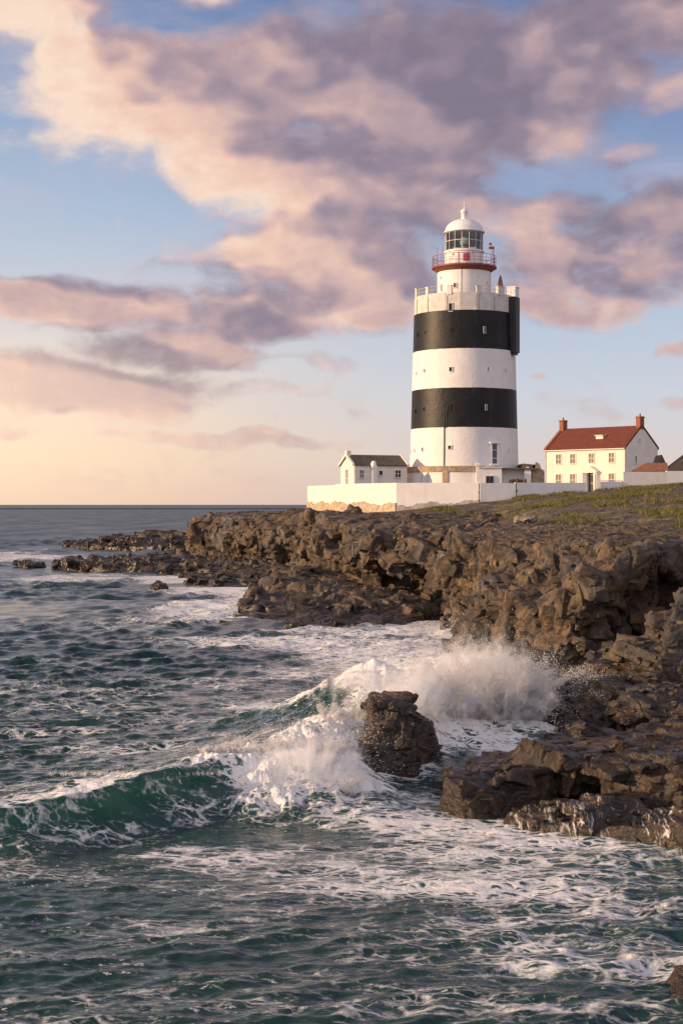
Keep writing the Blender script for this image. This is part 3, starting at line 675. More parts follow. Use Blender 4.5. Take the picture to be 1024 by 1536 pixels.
#@@REST
# ------------------------------------------------------------------ loose rocks: hulls joined, remeshed, broken along joints
def hull_mesh(hulls, voxel, smooth_it=2):
    bm = bmesh.new()
    for pts in hulls:
        vs = [bm.verts.new(p) for p in pts]; r = bmesh.ops.convex_hull(bm, input=vs)
        bmesh.ops.delete(bm, geom=[v for v in r['geom_interior'] if isinstance(v, bmesh.types.BMVert)], context='VERTS')
    me = bpy.data.meshes.new('hull'); bm.to_mesh(me); bm.free()
    o = bpy.data.objects.new('hull', me); COL.objects.link(o)
    md = o.modifiers.new('r', 'REMESH'); md.mode = 'VOXEL'; md.voxel_size = voxel
    ms = o.modifiers.new('s', 'SMOOTH'); ms.iterations = smooth_it; ms.factor = 0.5
    dg = bpy.context.evaluated_depsgraph_get(); out = bpy.data.meshes.new_from_object(o.evaluated_get(dg))
    bpy.data.objects.remove(o); bpy.data.meshes.remove(me); return out
def rock(name, hulls, voxel, size, label, cat='rock', amp=0.8, seed=1, mat=None, group=None, kind=None):
    me = hull_mesh(hulls, voxel*1.2)
    me = rockify(me, voxel, [(size*2.0, .40, .34, .10)], seed, amp*.45)
    o = bedrock(me, voxel*.8, [(size*1.3, .8, .04, .0), (size*.66, .5, .04, .02)], [(size*.42, .26, .01, .0), (size*.2, .16, .03, .02)], seed, mat or SEAROCK, name, .4, (.05, .12, .3), joint=0, zf=.62)
    return tag(o, label, cat, group, kind)
def slab(top, zb=-0.7, grow=1.08):
    t = [zat(*p) for p in top]; c = sum(t, Vector())/len(t)
    return t+[Vector((c.x+(p.x-c.x)*grow, c.y+(p.y-c.y)*grow, zb)) for p in t]
rock('sea_rock', [[at(534,1195,47), at(630,1195,47), at(552,1050,47.7), at(606,1056,47.6), at(562,1036,49.6), at(618,1038,49.6), at(545,1180,51), at(628,1180,51), at(540,1110,47.6)],
                  [at(610,1062,48.2), at(640,1078,49), at(655,1095,49.8), at(654,1150,49.6), at(662,1190,49), at(615,1190,47.4), at(620,1060,50.5), at(640,1170,51.5)]],
     0.05, .45, 'tall dark sea rock with a flat top standing in the breaking wave', amp=1.0, seed=4)
rock('rock_ledge', [slab([(688,1174,.5),(708,1156,.85),(742,1170,1.0),(800,1158,1.1),(905,1138,1.2),(900,1112,1.15),(850,1100,1.0),(785,1112,.8),(728,1138,.7)]),
                    slab([(770,1140,1.0),(850,1118,1.35),(930,1104,1.4),(960,1118,1.45),(880,1140,1.25)], 0.2),
                    slab([(860,1104,.9),(1000,1085,1.0),(1080,1095,1.2),(1060,1120,1.2),(930,1125,1.1)])],
     0.055, 1.1, 'long flat wet ledge with a squared end reaching into the foam', 'rock ledge', amp=1.0, seed=6)
rock('boulder', [slab([(905,1146,1.35),(940,1150,1.4),(1000,1142,1.5),(1090,1150,1.6),(1100,1110,1.9),(1010,1104,1.8),(940,1112,1.65)], -0.5, 1.04)],
     0.05, 0.9, 'big cracked brown block with golden weed at the water above the runoff', 'boulder', amp=1.0, seed=8)
rock('low_ledge', [slab([(760,1222,.2),(820,1212,.4),(880,1196,.5),(1090,1190,.65),(1100,1240,.55),(1000,1238,.45),(900,1240,.35),(820,1234,.3)], -0.6, 1.05),
                   slab([(960,1225,.5),(1090,1215,.75),(1090,1240,.7),(985,1238,.5)], -0.6)],
     0.05, 0.9, 'low weedy ledge with white water streaming over its edge', 'rock ledge', amp=1.0, seed=9, mat=FILMROCK)
rock('rocky_shore', [slab([(812,1078,.1),(850,1030,.7),(900,990,1.3),(960,962,2.0),(1030,935,2.6),(1120,935,3),(1150,1080,1.2),(1010,1112,.6),(900,1112,.3)], -1),
                     slab([(880,990,1.9),(935,972,2.2),(1010,968,2.5),(1060,985,2.4),(985,1006,2.1),(905,1008,1.8)], 0.5),
                     slab([(905,1010,1.5),(985,985,2.0),(1060,1000,2.1),(1050,1020,1.9),(960,1025,1.5)], .3),
                     slab([(930,975,2.3),(990,955,2.9),(1020,975,2.8),(960,990,2.4)], .8)],
     0.07, 1.1, 'stepped slope of brown slabs under the cliff', amp=1.0, seed=12, mat=SEAROCK, kind='structure')
rock('boulder', [slab([(824,1050,.7),(846,1022,1.35),(868,1014,1.5),(880,1040,1.3),(862,1070,.9)], -0.8, 1.15)],
     0.06, 0.9, 'dark wet boulder at the water beside the big splash', 'boulder', amp=1.0, seed=14)
rock('boulder', [slab([(856,1066,.9),(872,1026,1.6),(915,1010,1.75),(942,1022,1.7),(930,1060,1.25),(895,1078,.9)], -0.8, 1.08)],
     0.06, 1.0, 'rounded brown boulder between the dark wet one and the golden one', 'boulder', amp=1.0, seed=15)
rock('boulder', [slab([(915,1074,.9),(930,1046,1.55),(965,1030,1.75),(1060,1022,2.0),(1070,1072,1.3),(985,1084,1.0)], -0.8, 1.05)],
     0.06, 1.1, 'golden cracked boulder above the flat ledge at the edge of the picture', 'boulder', amp=1.0, seed=16)
rock('boulder', [slab([(958,970,2.4),(968,944,3.2),(985,940,3.3),(1010,955,3.0),(1005,974,2.6)], 1.4, 1.1)],
     0.07, 0.8, 'small sunlit wedge of rock lying below the dark cleft of the cliff', 'boulder', amp=1.0, seed=17)
rock('rock_pillar', [[at(1004,1030,60), at(1100,1040,60), at(1008,905,61), at(1022,880,62), at(1090,860,62), at(1010,1020,64), at(1100,1020,66), at(1001,960,60.5)]],
     0.06, 1.0, 'upright grey pillar of rock rising at the picture edge below the cliff', 'rock', amp=1.0, seed=18)
rock('sea_rock', [slab([(1010,1462,.15),(1034,1446,.3),(1090,1450,.4),(1090,1500,.35),(1016,1500,.1)], -0.6, 1.1)],
     0.04, 0.5, 'black rock awash at the bottom corner of the picture', amp=1.0, seed=19)
rock('reef', [slab([(82,842,.9),(110,836,1.5),(150,840,1.1),(190,836,1.7),(240,833,2.1),(300,828,2.4),(300,846,1.1),(230,850,.8),(160,851,.7),(110,850,.5)], -1, 1.04)],
     0.16, 1.8, 'long dark reef running out from the foot of the cliffs', 'reef', amp=1.0, seed=20)
rock('reef', [slab([(92,816,.9),(140,811,1.4),(190,806,2.0),(235,800,2.9),(262,799,3.2),(310,796,3.8),(310,815,1.6),(230,818,1.2),(150,819,.8)], -1, 1.04)],
     0.22, 2.4, 'farther low reef behind the long one with surf on its back', 'reef', amp=1.0, seed=21)
rock('sea_rock', [slab([(22,844,.5),(45,840,1.0),(66,846,.5),(40,849,.4)], -0.8, 1.1)], 0.12, 0.9, 'small black rock just awash at the left edge of the picture', amp=1.0, seed=22)
rock('sea_rock', [slab([(224,876,.5),(236,871,.9),(252,879,.4),(238,882,.3)], -0.8, 1.1)], 0.1, 0.7, 'small dark rock in the surf near the reefs', amp=1.0, seed=23)
rock('boulder', [[at(770,784,118), at(800,786,118), at(772,773,119), at(790,769,120), at(806,774,120), at(775,780,122), at(808,782,122)]], 0.1, 0.7, 'pale boulder at the turf edge on the cliff top', 'boulder', amp=1.0, seed=24, mat=plain('pale_rock', (.26,.21,.17), .85, .3, 1.5, .08))
for k, (px, py, Y, w, h, lab) in enumerate([(620,776,150,22,7,'low rock on the cliff edge in front of the bright wall corner'),(440,766,192,14,6,'rounded rock on the skyline left of the white wall'),(905,794,100,34,8,'flat rock lying on the bare cliff top right of the pale boulder'),(830,791,106,26,6,'flat grey rock on the cliff top below the pale boulder')]):
    rock('boulder', [[at(px-w, py+6, Y), at(px+w, py+6, Y), at(px-w*.7, py-h*.6, Y+.5), at(px+w*.1, py-h, Y+1), at(px+w*.8, py-h*.5, Y+.6), at(px-w, py+4, Y+3), at(px+w, py+4, Y+3)]], 0.12, 0.8, lab, 'boulder', amp=1.0, seed=30+k, mat=ROCK)

# ------------------------------------------------------------------ spray: drops thrown up, and fine mist
def drops():
    rg = np.random.default_rng(21); pts = []; rad = []
    def puff(px, py, Y, sx, sz, sy, n, r0, r1, skew=0.0):
        c = at(px, py, Y); k = 1/F*Y
        n = int(n*1.5); a = rg.normal(0, 1, (n, 3)); clump = fbm(a*1.6+px, 3, int(px)) ; a = a[clump > -0.12]; n = len(a)
        p = np.stack((c.x+a[:, 0]*sx*k+a[:, 2]*skew*sx*k, c.y+a[:, 1]*sy, c.z+a[:, 2]*sz*k), 1)
        pts.append(p); rad.append(.6*(r0+(r1-r0)*rg.random(n)**4))
    for a in [(725,1040,58,50,34,1.6,15000,.006,.03),(760,990,58,34,18,1.2,6000,.005,.02),(700,1000,60,40,16,1.5,5000,.006,.03),(780,1020,57,22,20,1,2500,.005,.018),(650,1015,55,34,14,1.2,3500,.006,.03),
              (560,1018,52,34,16,1.0,3000,.005,.022),(530,1030,50,40,14,.8,2200,.005,.022),(470,1090,46,38,13,.6,3000,.005,.024),(400,1110,44.5,36,11,.5,2600,.005,.022),(440,1165,43,52,22,.6,5000,.006,.03),(500,1150,44.5,34,26,.6,4500,.006,.03),
              (250,1138,42.5,40,6,.3,700,.004,.014),(150,1160,41.5,50,5,.3,500,.004,.012),(690,945,100,16,10,1.5,1800,.01,.05),(720,930,104,14,8,1,900,.01,.05),(400,890,150,16,6,1,500,.02,.07),(205,850,200,10,5,1,300,.02,.08),
              (815,1065,59,14,14,.8,1200,.005,.016),(545,1110,47.2,14,34,.4,1500,.005,.022),(660,1110,50,14,26,.7,1500,.005,.025)]: puff(*a)
    # jets: drops strung along ballistic paths, thinning and spreading as they rise
    def jets(px, py, Y, wpx, dy, n, v0, v1, per, fan=0.6):
        for _ in range(n):
            b0 = at(px+rg.uniform(-wpx, wpx), py, Y+rg.uniform(-dy, dy)); sp = rg.uniform(v0, v1)
            dv = np.array([rg.normal(0.15, fan*.45), rg.normal(-.1, .35), 1.0]); dv *= sp/np.linalg.norm(dv); T = rg.uniform(.35, 1.25)*sp/9.8
            t = T*rg.random(per)**0.8; q = np.array(b0)[None]+dv[None]*t[:, None]; q[:, 2] -= 4.9*t*t
            q += rg.normal(0, 1, (per, 3))*(0.025+0.13*t[:, None]); pts.append(q); rad.append((.0035+.012*rg.random(per)**4)*(Y/50))
    jets(722, 1100, 58, 84, 1.8, 620, 3.6, 8.0, 900); jets(700, 1080, 57, 70, 1.5, 160, 3.0, 6.5, 700); jets(640, 1075, 54, 60, 1.0, 60, 3, 6, 500); jets(770, 1065, 58.5, 36, .8, 60, 4, 6.6, 600)
    jets(445, 1205, 43.0, 90, .6, 260, 1.8, 4.4, 500); jets(430, 1130, 44.4, 90, .5, 160, 1.2, 3.2, 400); jets(345, 1126, 43.8, 45, .3, 50, .6, 1.7, 200); jets(520, 1080, 49, 40, .6, 50, 2.0, 4.4, 400)
    jets(705, 965, 100, 25, 1.5, 40, 3, 6.5, 250); jets(200, 1162, 42, 130, .3, 70, .4, 1.2, 50)
    p = np.concatenate(pts); r = np.concatenate(rad); ok = p[:, 2] > 0.05; p, r = p[ok], r[ok]
    tet = np.array([(1, 1, 1), (1, -1, -1), (-1, 1, -1), (-1, -1, 1)], float)*0.85
    jit = rg.normal(0, .25, (len(p), 4, 3)); v = p[:, None, :]+(tet[None]+jit)*r[:, None, None]
    f = np.array([(0, 1, 2), (0, 3, 1), (0, 2, 3), (1, 3, 2)]); fa = (np.arange(len(p))*4)[:, None, None]+f[None]
    o = link_mesh('sea_spray', v.reshape(-1, 3), fa.reshape(-1, 3), SPRAY, smooth=True)
    tag(o, 'white drops of spray thrown up by the breaking wave', 'spray', kind='stuff')
drops()
def mist_mat(name, dens, c, r):
    m = bpy.data.materials.new(name); m.use_nodes = True; t = NT(m.node_tree); t.n.clear(); out = t.node('ShaderNodeOutputMaterial')
    p = pos(t); q = t.vm('DIVIDE', t.vm('SUBTRACT', p, tuple(c)), tuple(r))
    d = t.vm('LENGTH', q, out=1)
    # jets fanning out from the foot of the burst
    j = t.vm('SUBTRACT', p, (c[0], c[1], c[2]-r[2]*1.1)); ln = t.vm('LENGTH', j, out=1); dr = t.vm('NORMALIZE', j)
    jv = t.vm('ADD', t.vm('SCALE', dr, scale=3.4), t.vm('SCALE', j, scale=0.42))
    n = t.m('MULTIPLY_ADD', t.noise(p, 2.6, 5, 0.66), 0.4, t.m('MULTIPLY', t.noise(jv, 1.9, 6, 0.66, 0.3), 0.6))
    core = t.m('ADD', t.m('SUBTRACT', 1.0, d), t.m('MULTIPLY', t.m('SUBTRACT', n, 0.5), 3.8))
    den = t.m('MULTIPLY', t.m('POWER', t.mr(core, 0.02, 0.9, smooth=False), 1.7), dens)
    v = t.node('ShaderNodeVolumePrincipled'); v.inputs['Color'].default_value = (.999, .999, .999, 1); v.inputs['Anisotropy'].default_value = 0.0
    t.l.new(den, v.inputs['Density']); t.l.new(v.outputs[0], out.inputs['Volume']); return m
for k, (px, py, Y, rx, rz, ry, dn, lab) in enumerate([(718,1055,58.5,96,98,2.4,6.5,'big white burst of spray against the cliff foot'),(620,1035,53.5,60,44,1.4,3.5,'haze of spray blowing over the flat topped sea rock'),(455,1160,43.6,95,56,1.1,9,'white churn of mist where the wave breaks'),(545,1020,51,70,30,1.2,1.5,'thin veil of spray above the wave crest')]):
    c = at(px, py, Y); r = Vector((rx/F*Y, ry, rz/F*Y))
    bm = bmesh.new(); bmesh.ops.create_icosphere(bm, subdivisions=3, radius=1.0, matrix=Matrix.Translation(c) @ Matrix.Diagonal((r.x*1.4, r.y*1.4, r.z*1.4, 1)))
    mb = MB(); mb.bm.free(); mb.bm = bm
    tag(mb.build('spray_mist', mist_mat('spray_mist', dn, c, r)), lab, 'spray', kind='stuff')

# ------------------------------------------------------------------ turf on the headland
def turf():
    m, t, b, out = new_mat('turf_blades'); p = pos(t)
    t.put(b.inputs['Base Color'], t.ramp(t.noise(p, 0.8, 5, 0.65), [(0.3, (.05, .066, .015)), (0.5, (.13, .125, .032)), (0.68, (.23, .17, .07))])); b.inputs['Roughness'].default_value = 0.8
    me = CLIFF.data; n = len(me.vertices); co = np.empty(n*3); me.vertices.foreach_get('co', co); co = co.reshape(-1, 3)
    nm = np.empty(n*3); me.vertex_normals.foreach_get('vector', nm); nm = nm.reshape(-1, 3)
    rg = np.random.default_rng(8)
    w = smooth(8.3, 9.5, 0.10*co[:, 0]+co[:, 2])*(nm[:, 2] > .75)*(co[:, 1] < 192)*(co[:, 0] < 60)*smooth(0.0, 0.25, fbm(co/np.array([3.5, 5, 3.]), 4, 66)-0.02)
    w = w*(co[:, 1]/120)**1.2
    k = rg.choice(n, 16000, p=w/w.sum()); V_ = []; 
    base = co[k]+rg.normal(0, .22, (len(k), 3))*np.array([1, 1, 0])
    nb = 6; base = np.repeat(base, nb, 0)+rg.normal(0, .10, (len(k)*nb, 3))*np.array([1, 1, 0])
    a = rg.uniform(0, 6.283, len(base)); h = rg.uniform(.10, .38, len(base)); wd = rg.uniform(.02, .05, len(base)); ln = rg.normal(0, .12, (len(base), 2))
    dx = np.stack((np.cos(a)*wd, np.sin(a)*wd, 0*a), 1); tip = base+np.stack((ln[:, 0], ln[:, 1], h), 1); base[:, 2] -= .04
    v = np.stack((base-dx, base+dx, tip), 1).reshape(-1, 3)
    o = link_mesh('turf', v, np.arange(len(v)).reshape(-1, 3), m); tag(o, 'tufts of wind-bitten green and straw coloured grass', 'grass', kind='stuff')
turf()

# ------------------------------------------------------------------ the lighthouse
def child(name, mb, mat, root, smooth=False, label=None):
    o = mb.build(name, mat, root, smooth=smooth)
    if root.type == 'EMPTY': o.location = -Vector(root.location)
    return tag(o, label)
TX, TY, PM = 15.96, 200.0, 11.5
def zt(py): return H+(HZ-py)/PM
RP = [(8.0, 7.35), (11.3, 7.09), (18.28, 6.91), (23.28, 6.78), (28.24, 6.65), (32.85, 6.53), (33.0, 6.53)]
def trad(z): return float(np.interp(z, [a for a, _ in RP], [b for _, b in RP]))
def tower_mat():
    m, t, b, out = new_mat('banded_render'); p = pos(t); sep = t.node('ShaderNodeSeparateXYZ'); t.l.new(p, sep.inputs[0])
    z = t.m('MULTIPLY_ADD', t.m('SUBTRACT', t.noise(p, 1.6, 3, .6), .5), 0.10, sep.outputs[2])
    k1 = t.m('MULTIPLY', t.m('GREATER_THAN', z, 18.28), t.m('LESS_THAN', z, 23.28)); k2 = t.m('MULTIPLY', t.m('GREATER_THAN', z, 28.24), t.m('LESS_THAN', z, 40))
    k = t.m('ADD', k1, k2)
    st = t.mr(t.noise(t.mapping(p, sc=(1, 1, .12)), 1.3, 6, .65), .5, .78); bl = t.noise(p, .7, 6, .65)
    wc = t.mix(t.m('MULTIPLY', st, .22), t.mix(t.mr(bl, .35, .7), (.80, .775, .745), (.73, .70, .67)), (.56, .47, .37))
    bc = t.mix(t.m('MULTIPLY', t.mr(bl, .4, .75), .8), (.006, .006, .007), (.016, .015, .014))
    bc = t.mix(t.m('MULTIPLY', st, .5), bc, (.06, .05, .04))
    b.inputs['Specular IOR Level'].default_value = .3; t.put(b.inputs['Base Color'], t.mix(k, wc, bc)); t.put(b.inputs['Roughness'], t.m('MULTIPLY_ADD', k, -.30, .78))
    hh = t.m('ADD', t.noise(p, 3.5, 5, .6), t.m('MULTIPLY', t.noise(p, 0.8, 3, .5), 1.5))
    t.l.new(t.bump(hh, 0.6, 0.05), b.inputs['Normal']); return m
LH = empty('lighthouse', (TX, TY, 8.5), 0, 'tall lighthouse tower with black and white bands, red gallery and white dome', 'lighthouse')
child('tower', MB().lathe([(r, z) for z, r in RP[:-1]]+[(6.53, 33.1)], 128, (TX, TY, 0)), tower_mat(), LH, True)
child('parapet', MB().lathe([(6.50, 32.88), (6.50, zt(448)), (6.1, zt(448)), (6.1, 33.3)], 20, (TX, TY, 0), a0=R(9), a1=R(369)), PARAP, LH)
child('tower_floor', MB().lathe([(6.2, 33.6), (3.2, 33.7)], 48, (TX, TY, 0)), GREYROOF, LH)
def on_tower(px, py, rad):
    Y = TY-5
    for _ in range(8):
        X = (px-CX)/F*Y-TX; z = H-(py-HZ)/F*Y; r = rad(z) if callable(rad) else rad
        s = max(-.995, min(.995, X/r)); Y = TY-r*math.sqrt(1-s*s)
    a = math.asin(s); return a, r, z
def outw(a, r, z, t=0.0): return Vector((TX+r*math.sin(a)+t*math.cos(a), TY-r*math.cos(a)+t*math.sin(a), z))
def slot(px, py, w, h, rad=trad, fr=0.07, pane=DARK, sill=False, frame=WHITE, name='window'):
    a, r, z = on_tower(px, py, rad); w /= PM; h /= PM
    f = MB()
    f.box(outw(a, r-.03, z+h/2+fr/2), (w+2*fr, .26, fr), a); f.box(outw(a, r-.03, z-h/2-fr/2), (w+2*fr, .30, fr), a)
    for s in (-1, 1): f.box(outw(a, r-.03, z, s*(w/2+fr/2)), (fr, .26, h), a)
    o = child(name, f, frame, LH)
    child('pane', MB().box(outw(a, r-.06, z), (w, .16, h), a), pane, o)
    return o
for (px, py, w, h) in [(675.5,554,4.2,6),(636.5,556,2.6,4.2),(624.5,560,2.2,4),(731,553,1.6,5),(757,555,2,3.4),(674,671,4.4,5),(633.5,674,3,5),(621.8,676,2.4,5),(616.6,678,1.4,6),(761.5,675.5,1.8,5)]:
    slot(px, py, w, h)
for (px, py, w, h) in [(675.5,494.5,3.2,5),(637,498.5,1.6,2),(626.3,502.5,1.6,4.4),(674,611,2.8,7),(635,614,2,4),(622.8,617,1.6,5)]: slot(px, py, w, h, frame=BLACK, fr=.05)
slot(726,495,2.4,9,frame=PARAP,fr=.05,pane=BLACK); slot(728.5,611,2,7.5,frame=PARAP,fr=.05,pane=BLACK)
# tall landing window with hood and bracket
a, r, z = on_tower(740.5, 681, trad); w, h = 8/PM, 28/PM
f = MB()
for s in (-1, 1): f.box(outw(a, r+.02, z, s*(w/2+.12)), (.22, .30, h+.2), a)
f.box(outw(a, r+.12, z+h/2+.18), (w+.85, .55, .16), a); f.box(outw(a, r+.06, z-h/2-.12), (w+.7, .45, .2), a); f.box(outw(a, r+.12, z+h/2+.7, .1), (.06, .06, .9), a)
tw = child('window', f, WHITE, LH); child('pane', MB().box(outw(a, r-.02, z), (w, .2, h), a), GLASSD, tw)
for q in (-.55, .5): child('glazing_bar', MB().box(outw(a, r+.02, z+q), (w, .2, .06), a), WHITE, tw)
# door recess, downpipe
a, r, z = on_tower(668.5, 626, trad); child('door', MB().box(outw(a, r-.05, z), (.34, .22, 2.6), a).box(outw(a, r-.05, z+1.0), (.5, .2, .6), a), DARK, LH)
a, r, z = on_tower(666, 640, trad); child('downpipe', MB().tube([outw(a, trad(q)+.09, q) for q in np.linspace(11, 20.7, 12)], .055), plain('dark_pipe', (.06, .055, .05), .6), LH)
# black chimney flue on the right, white capped
a = R(64); fl = child('flue', MB().box(outw(a, 6.75, (28.0+35.1)/2), (1.45, 1.25, 35.1-28.0), a).box(outw(a, 6.70, 27.9), (1.2, .95, .35), a), BLACK, LH)
child('flue_cap', MB().box(outw(a, 6.70, 35.72), (1.40, 1.2, 1.25), a, .05).box(outw(a, 6.70, 36.38), (1.52, 1.32, .12), a).tube([outw(a, 6.7, 36.4), outw(a, 6.7, 36.9)], .05), WHITE, fl)
# parapet posts, rail between them, drain doorway
PA = [on_tower(x, 440, 6.3)[0] for x in (625.5, 641.5, 674, 717, 749.5)]
for a, w, h in zip(PA, (.5, .42, .62, .62, 1.15), (1.05, .85, .85, .75, .85)):
    child('parapet_post', MB().box(outw(a, 6.3, zt(448)+h/2-.15), (w, .46, h+.3), a, .03).box(outw(a, 6.3, zt(448)+h+.02), (w+.1, .55, .1), a), CREAM if a < 0 else PARAP, LH)
rl = MB()
for k, zz in enumerate((.45, .9)): rl.tube([outw(t, 6.3, zt(448)+zz) for t in np.linspace(R(-100), R(60), 60)], .022, 4)
for t in np.linspace(R(-100), R(60), 30): rl.tube([outw(t, 6.3, zt(448)-.1), outw(t, 6.3, zt(448)+.9)], .016, 4)
child('parapet_rail', rl, PARAP, LH)
slot(675.5,461,5.4,11,rad=6.42,pane=DARK,frame=PARAP,fr=.08,name='parapet_door')
for x in (625,641.5,670,718,741): 
    a, r, z = on_tower(x, 459, 6.46); child('parapet_seam', MB().box(outw(a, r, 33.95), (.07, .10, 2.0), a), plain('seam', (.36, .31, .26), .9), LH)
hood = MB()
for k in range(9):
    q = k/8*math.pi*.5; hood.box((TX+4.35+.35*math.cos(q)*1.0, TY-3.2, 35.6+2.6*math.sin(q)), (.16, .5, .62), 0)
child('vent_cowl', MB().prism([(TX+3.95, TY-3.4, 34.6), (TX+4.75, TY-3.4, 34.6), (TX+4.72, TY-3.4, 36.6), (TX+4.55, TY-3.4, 37.6), (TX+4.38, TY-3.4, 38.0), (TX+4.18, TY-3.4, 37.5), (TX+4.0, TY-3.4, 36.4)], (0, .55, 0)), WOOD, LH)
hood.bm.free()
# upper turret
child('turret', MB().lathe([(3.50, 33.5), (3.48, 39.2)], 64, (TX, TY, 0)), WHITE, LH, True)
for (px, py, w, h) in [(682,428,4,6),(662,432,2.4,10),(661,417,1.4,3),(715,413,1.4,2.6),(729,424,1.6,2)]: slot(px, py, w, h, rad=3.49, fr=.05)
child('lightning_cable', MB().tube([outw(R(-11), 3.53, q) for q in (33.6, 36, 39.1)], .03, 4), PARAP, LH)
# gallery with red railing
child('gallery', MB().lathe([(3.4, 38.6), (3.9, 39.06), (4.22, 39.2), (4.22, 39.40), (2.4, 39.42)], 64, (TX, TY, 0)), RUST, LH)
rg_ = MB()
for zz in (39.85, 40.25, 40.72): rg_.tube([(TX+4.12*math.cos(t), TY+4.12*math.sin(t), zz) for t in np.linspace(0, 2*math.pi, 65)], .035 if zz > 40.5 else .024, 4)
for k in range(28): t = 2*math.pi*k/28; rg_.tube([(TX+4.12*math.cos(t), TY+4.12*math.sin(t), 39.35), (TX+4.12*math.cos(t), TY+4.12*math.sin(t), 40.72)], .030, 4)
rail = child('gallery_railing', rg_, RED, LH)
a = R(-9)
child('hazard_board', MB().box(outw(R(0), 4.05, 40.15), (.9, .06, 1.0), R(0)), plain('pink_board', (.52, .10, .16), .6), LH)
for px, h in ((654, 1.0), (661, .9), (734, 1.5), (737.5, 1.2)):
    dx = (px-695.5)/PM; dy = -math.sqrt(max(0.01, 4.05**2-dx*dx)); ar = MB().tube([(TX+dx, TY+dy, 39.3), (TX+dx, TY+dy, 40.7+h)], .045, 5)
    if px == 734: ar.box((TX+dx, TY+dy, 41.6), (.7, .3, .28)).box((TX+dx-.2, TY+dy, 42.1), (.25, .25, .3))
    child('gallery_mast', ar, RED, LH)
# lantern
child('lantern_drum', MB().lathe([(2.48, 39.4), (2.48, 41.230), (2.62, 41.280), (2.62, 41.460), (2.40, 41.480)], 64, (TX, TY, 0)), WHITE, LH, True)
for (px, py, w, h) in [(679,381,1.8,3.6),(707.5,378.5,1.6,2.2),(700,380.5,4.5,2)]: slot(px, py, w, h, rad=2.48, fr=.04)
lan = child('lantern', MB().lathe([(2.40, 41.430), (2.40, 43.880)], 32, (TX, TY, 0)), LGLASS, LH)
mu = MB()
for k in range(16): t = 2*math.pi*(k+.5)/16; mu.tube([(TX+2.42*math.cos(t), TY+2.42*math.sin(t), 41.430), (TX+2.42*math.cos(t), TY+2.42*math.sin(t), 43.880)], .045, 5)
for zz in (41.500, 42.680, 43.830): mu.tube([(TX+2.42*math.cos(t), TY+2.42*math.sin(t), zz) for t in np.linspace(0, 2*math.pi, 49)], .03 if zz == 43 else .06, 5)
child('glazing_bar', mu, PARAP, lan)
child('blackout_curtain', MB().lathe([(2.25, 42.380), (2.25, 43.830)], 32, (TX, TY, 0), a0=R(-20), a1=R(190)), plain('grey_curtain', (.05, .052, .055), .8), lan)
child('lens', MB().lathe([(.35, 41.880), (.62, 42.280), (.72, 42.680), (.62, 43.080), (.35, 43.480)], 24, (TX+.1, TY, 0)), plain('lens_glass', (.25, .33, .33), .1), lan, True)
child('lamp_pedestal', MB().box((TX+.25, TY-.2, 41.830), (.75, .75, .95), .2, .04).box((TX+.25, TY-.2, 42.280), (.95, .95, .12), .2), plain('dark_red_box', (.10, .012, .012), .5), lan)
child('dome', MB().lathe([(2.45, 43.830), (2.66, 43.880), (2.66, 44.020), (2.5, 44.100)]+[(2.48*math.cos(t), 44.100+1.62*math.sin(t)) for t in np.linspace(.05, 1.40, 14)]+[(.40, 45.710), (.36, 46.180), (.44, 46.300), (.34, 46.380)]+[(.49*math.cos(t), 46.680+.34*math.sin(t)) for t in np.linspace(-.9, 1.2, 9)]+[(.08, 47.060), (.045, 47.380), (.025, 47.980), (0, 48.030)], 64, (TX, TY, 0)), plain('dome_paint', (.76, .76, .76), .45, .05), LH, True)

# ------------------------------------------------------------------ buildings round the tower
# curved annex at the foot of the tower
AN = empty('curved_annex', (TX-3, TY-8, 9), 0, 'low curved outbuilding with a brown stone band round the lighthouse foot', 'outbuilding')
child('wall', MB().lathe([(8.2, 8), (8.2, zt(709))], 40, (TX, TY, 0), a0=R(175), a1=R(284)), WHITE, AN)
child('stone_band', MB().lathe([(8.18, zt(709.5)), (8.32, zt(709.5)), (8.34, zt(702)), (8.1, zt(701)), (6.9, zt(701))], 40, (TX, TY, 0), a0=R(175), a1=R(284)), STONE, AN)
for px, w in ((667.5, .75), (641, .16), (632, .2)):
    a, r, z = on_tower(px, 716, 8.2); child('pier', MB().box(outw(a, 8.2, 11.2), (w, .24, 3.0), a), STONE if w > .3 else PARAP, AN)
# white block and flat-roofed annex right of it
BL = empty('square_annex', (19.8, 191, 9), 0, 'small white flat block with one dark window under the tall lighthouse window', 'outbuilding')
a0, b0 = at(716, 725, 191), at(752, 702, 191)
child('wall', MB().box(((a0.x+b0.x)/2, 192.5, (b0.z+8.5)/2), (b0.x-a0.x, 3.0, b0.z-8.5)), WHITE, BL)
child('roof', MB().box(((a0.x+b0.x)/2, 192.45, b0.z+.06), (b0.x-a0.x+.24, 3.2, .14)), PARAP, BL)
c0 = at(734, 720, 190.9); wn = child('window', MB().box((c0.x, 190.97, c0.z), (1.15, .14, 1.15)), PARAP, BL); child('pane', MB().box((c0.x-.24, 190.90, c0.z), (.42, .1, .95)).box((c0.x+.24, 190.90, c0.z), (.42, .1, .95)), DARK, wn)
FA = empty('flat_annex', (24, 196, 9), 0, 'low shed with an overhanging dark flat roof between the tower and the house', 'shed')
p0, p1 = at(748, 707, 194), at(812, 707, 194)
child('wall', MB().box(((p0.x+p1.x)/2, 196.6, 10.8), (p1.x-p0.x-.6, 5, 4.2)), WHITE, FA)
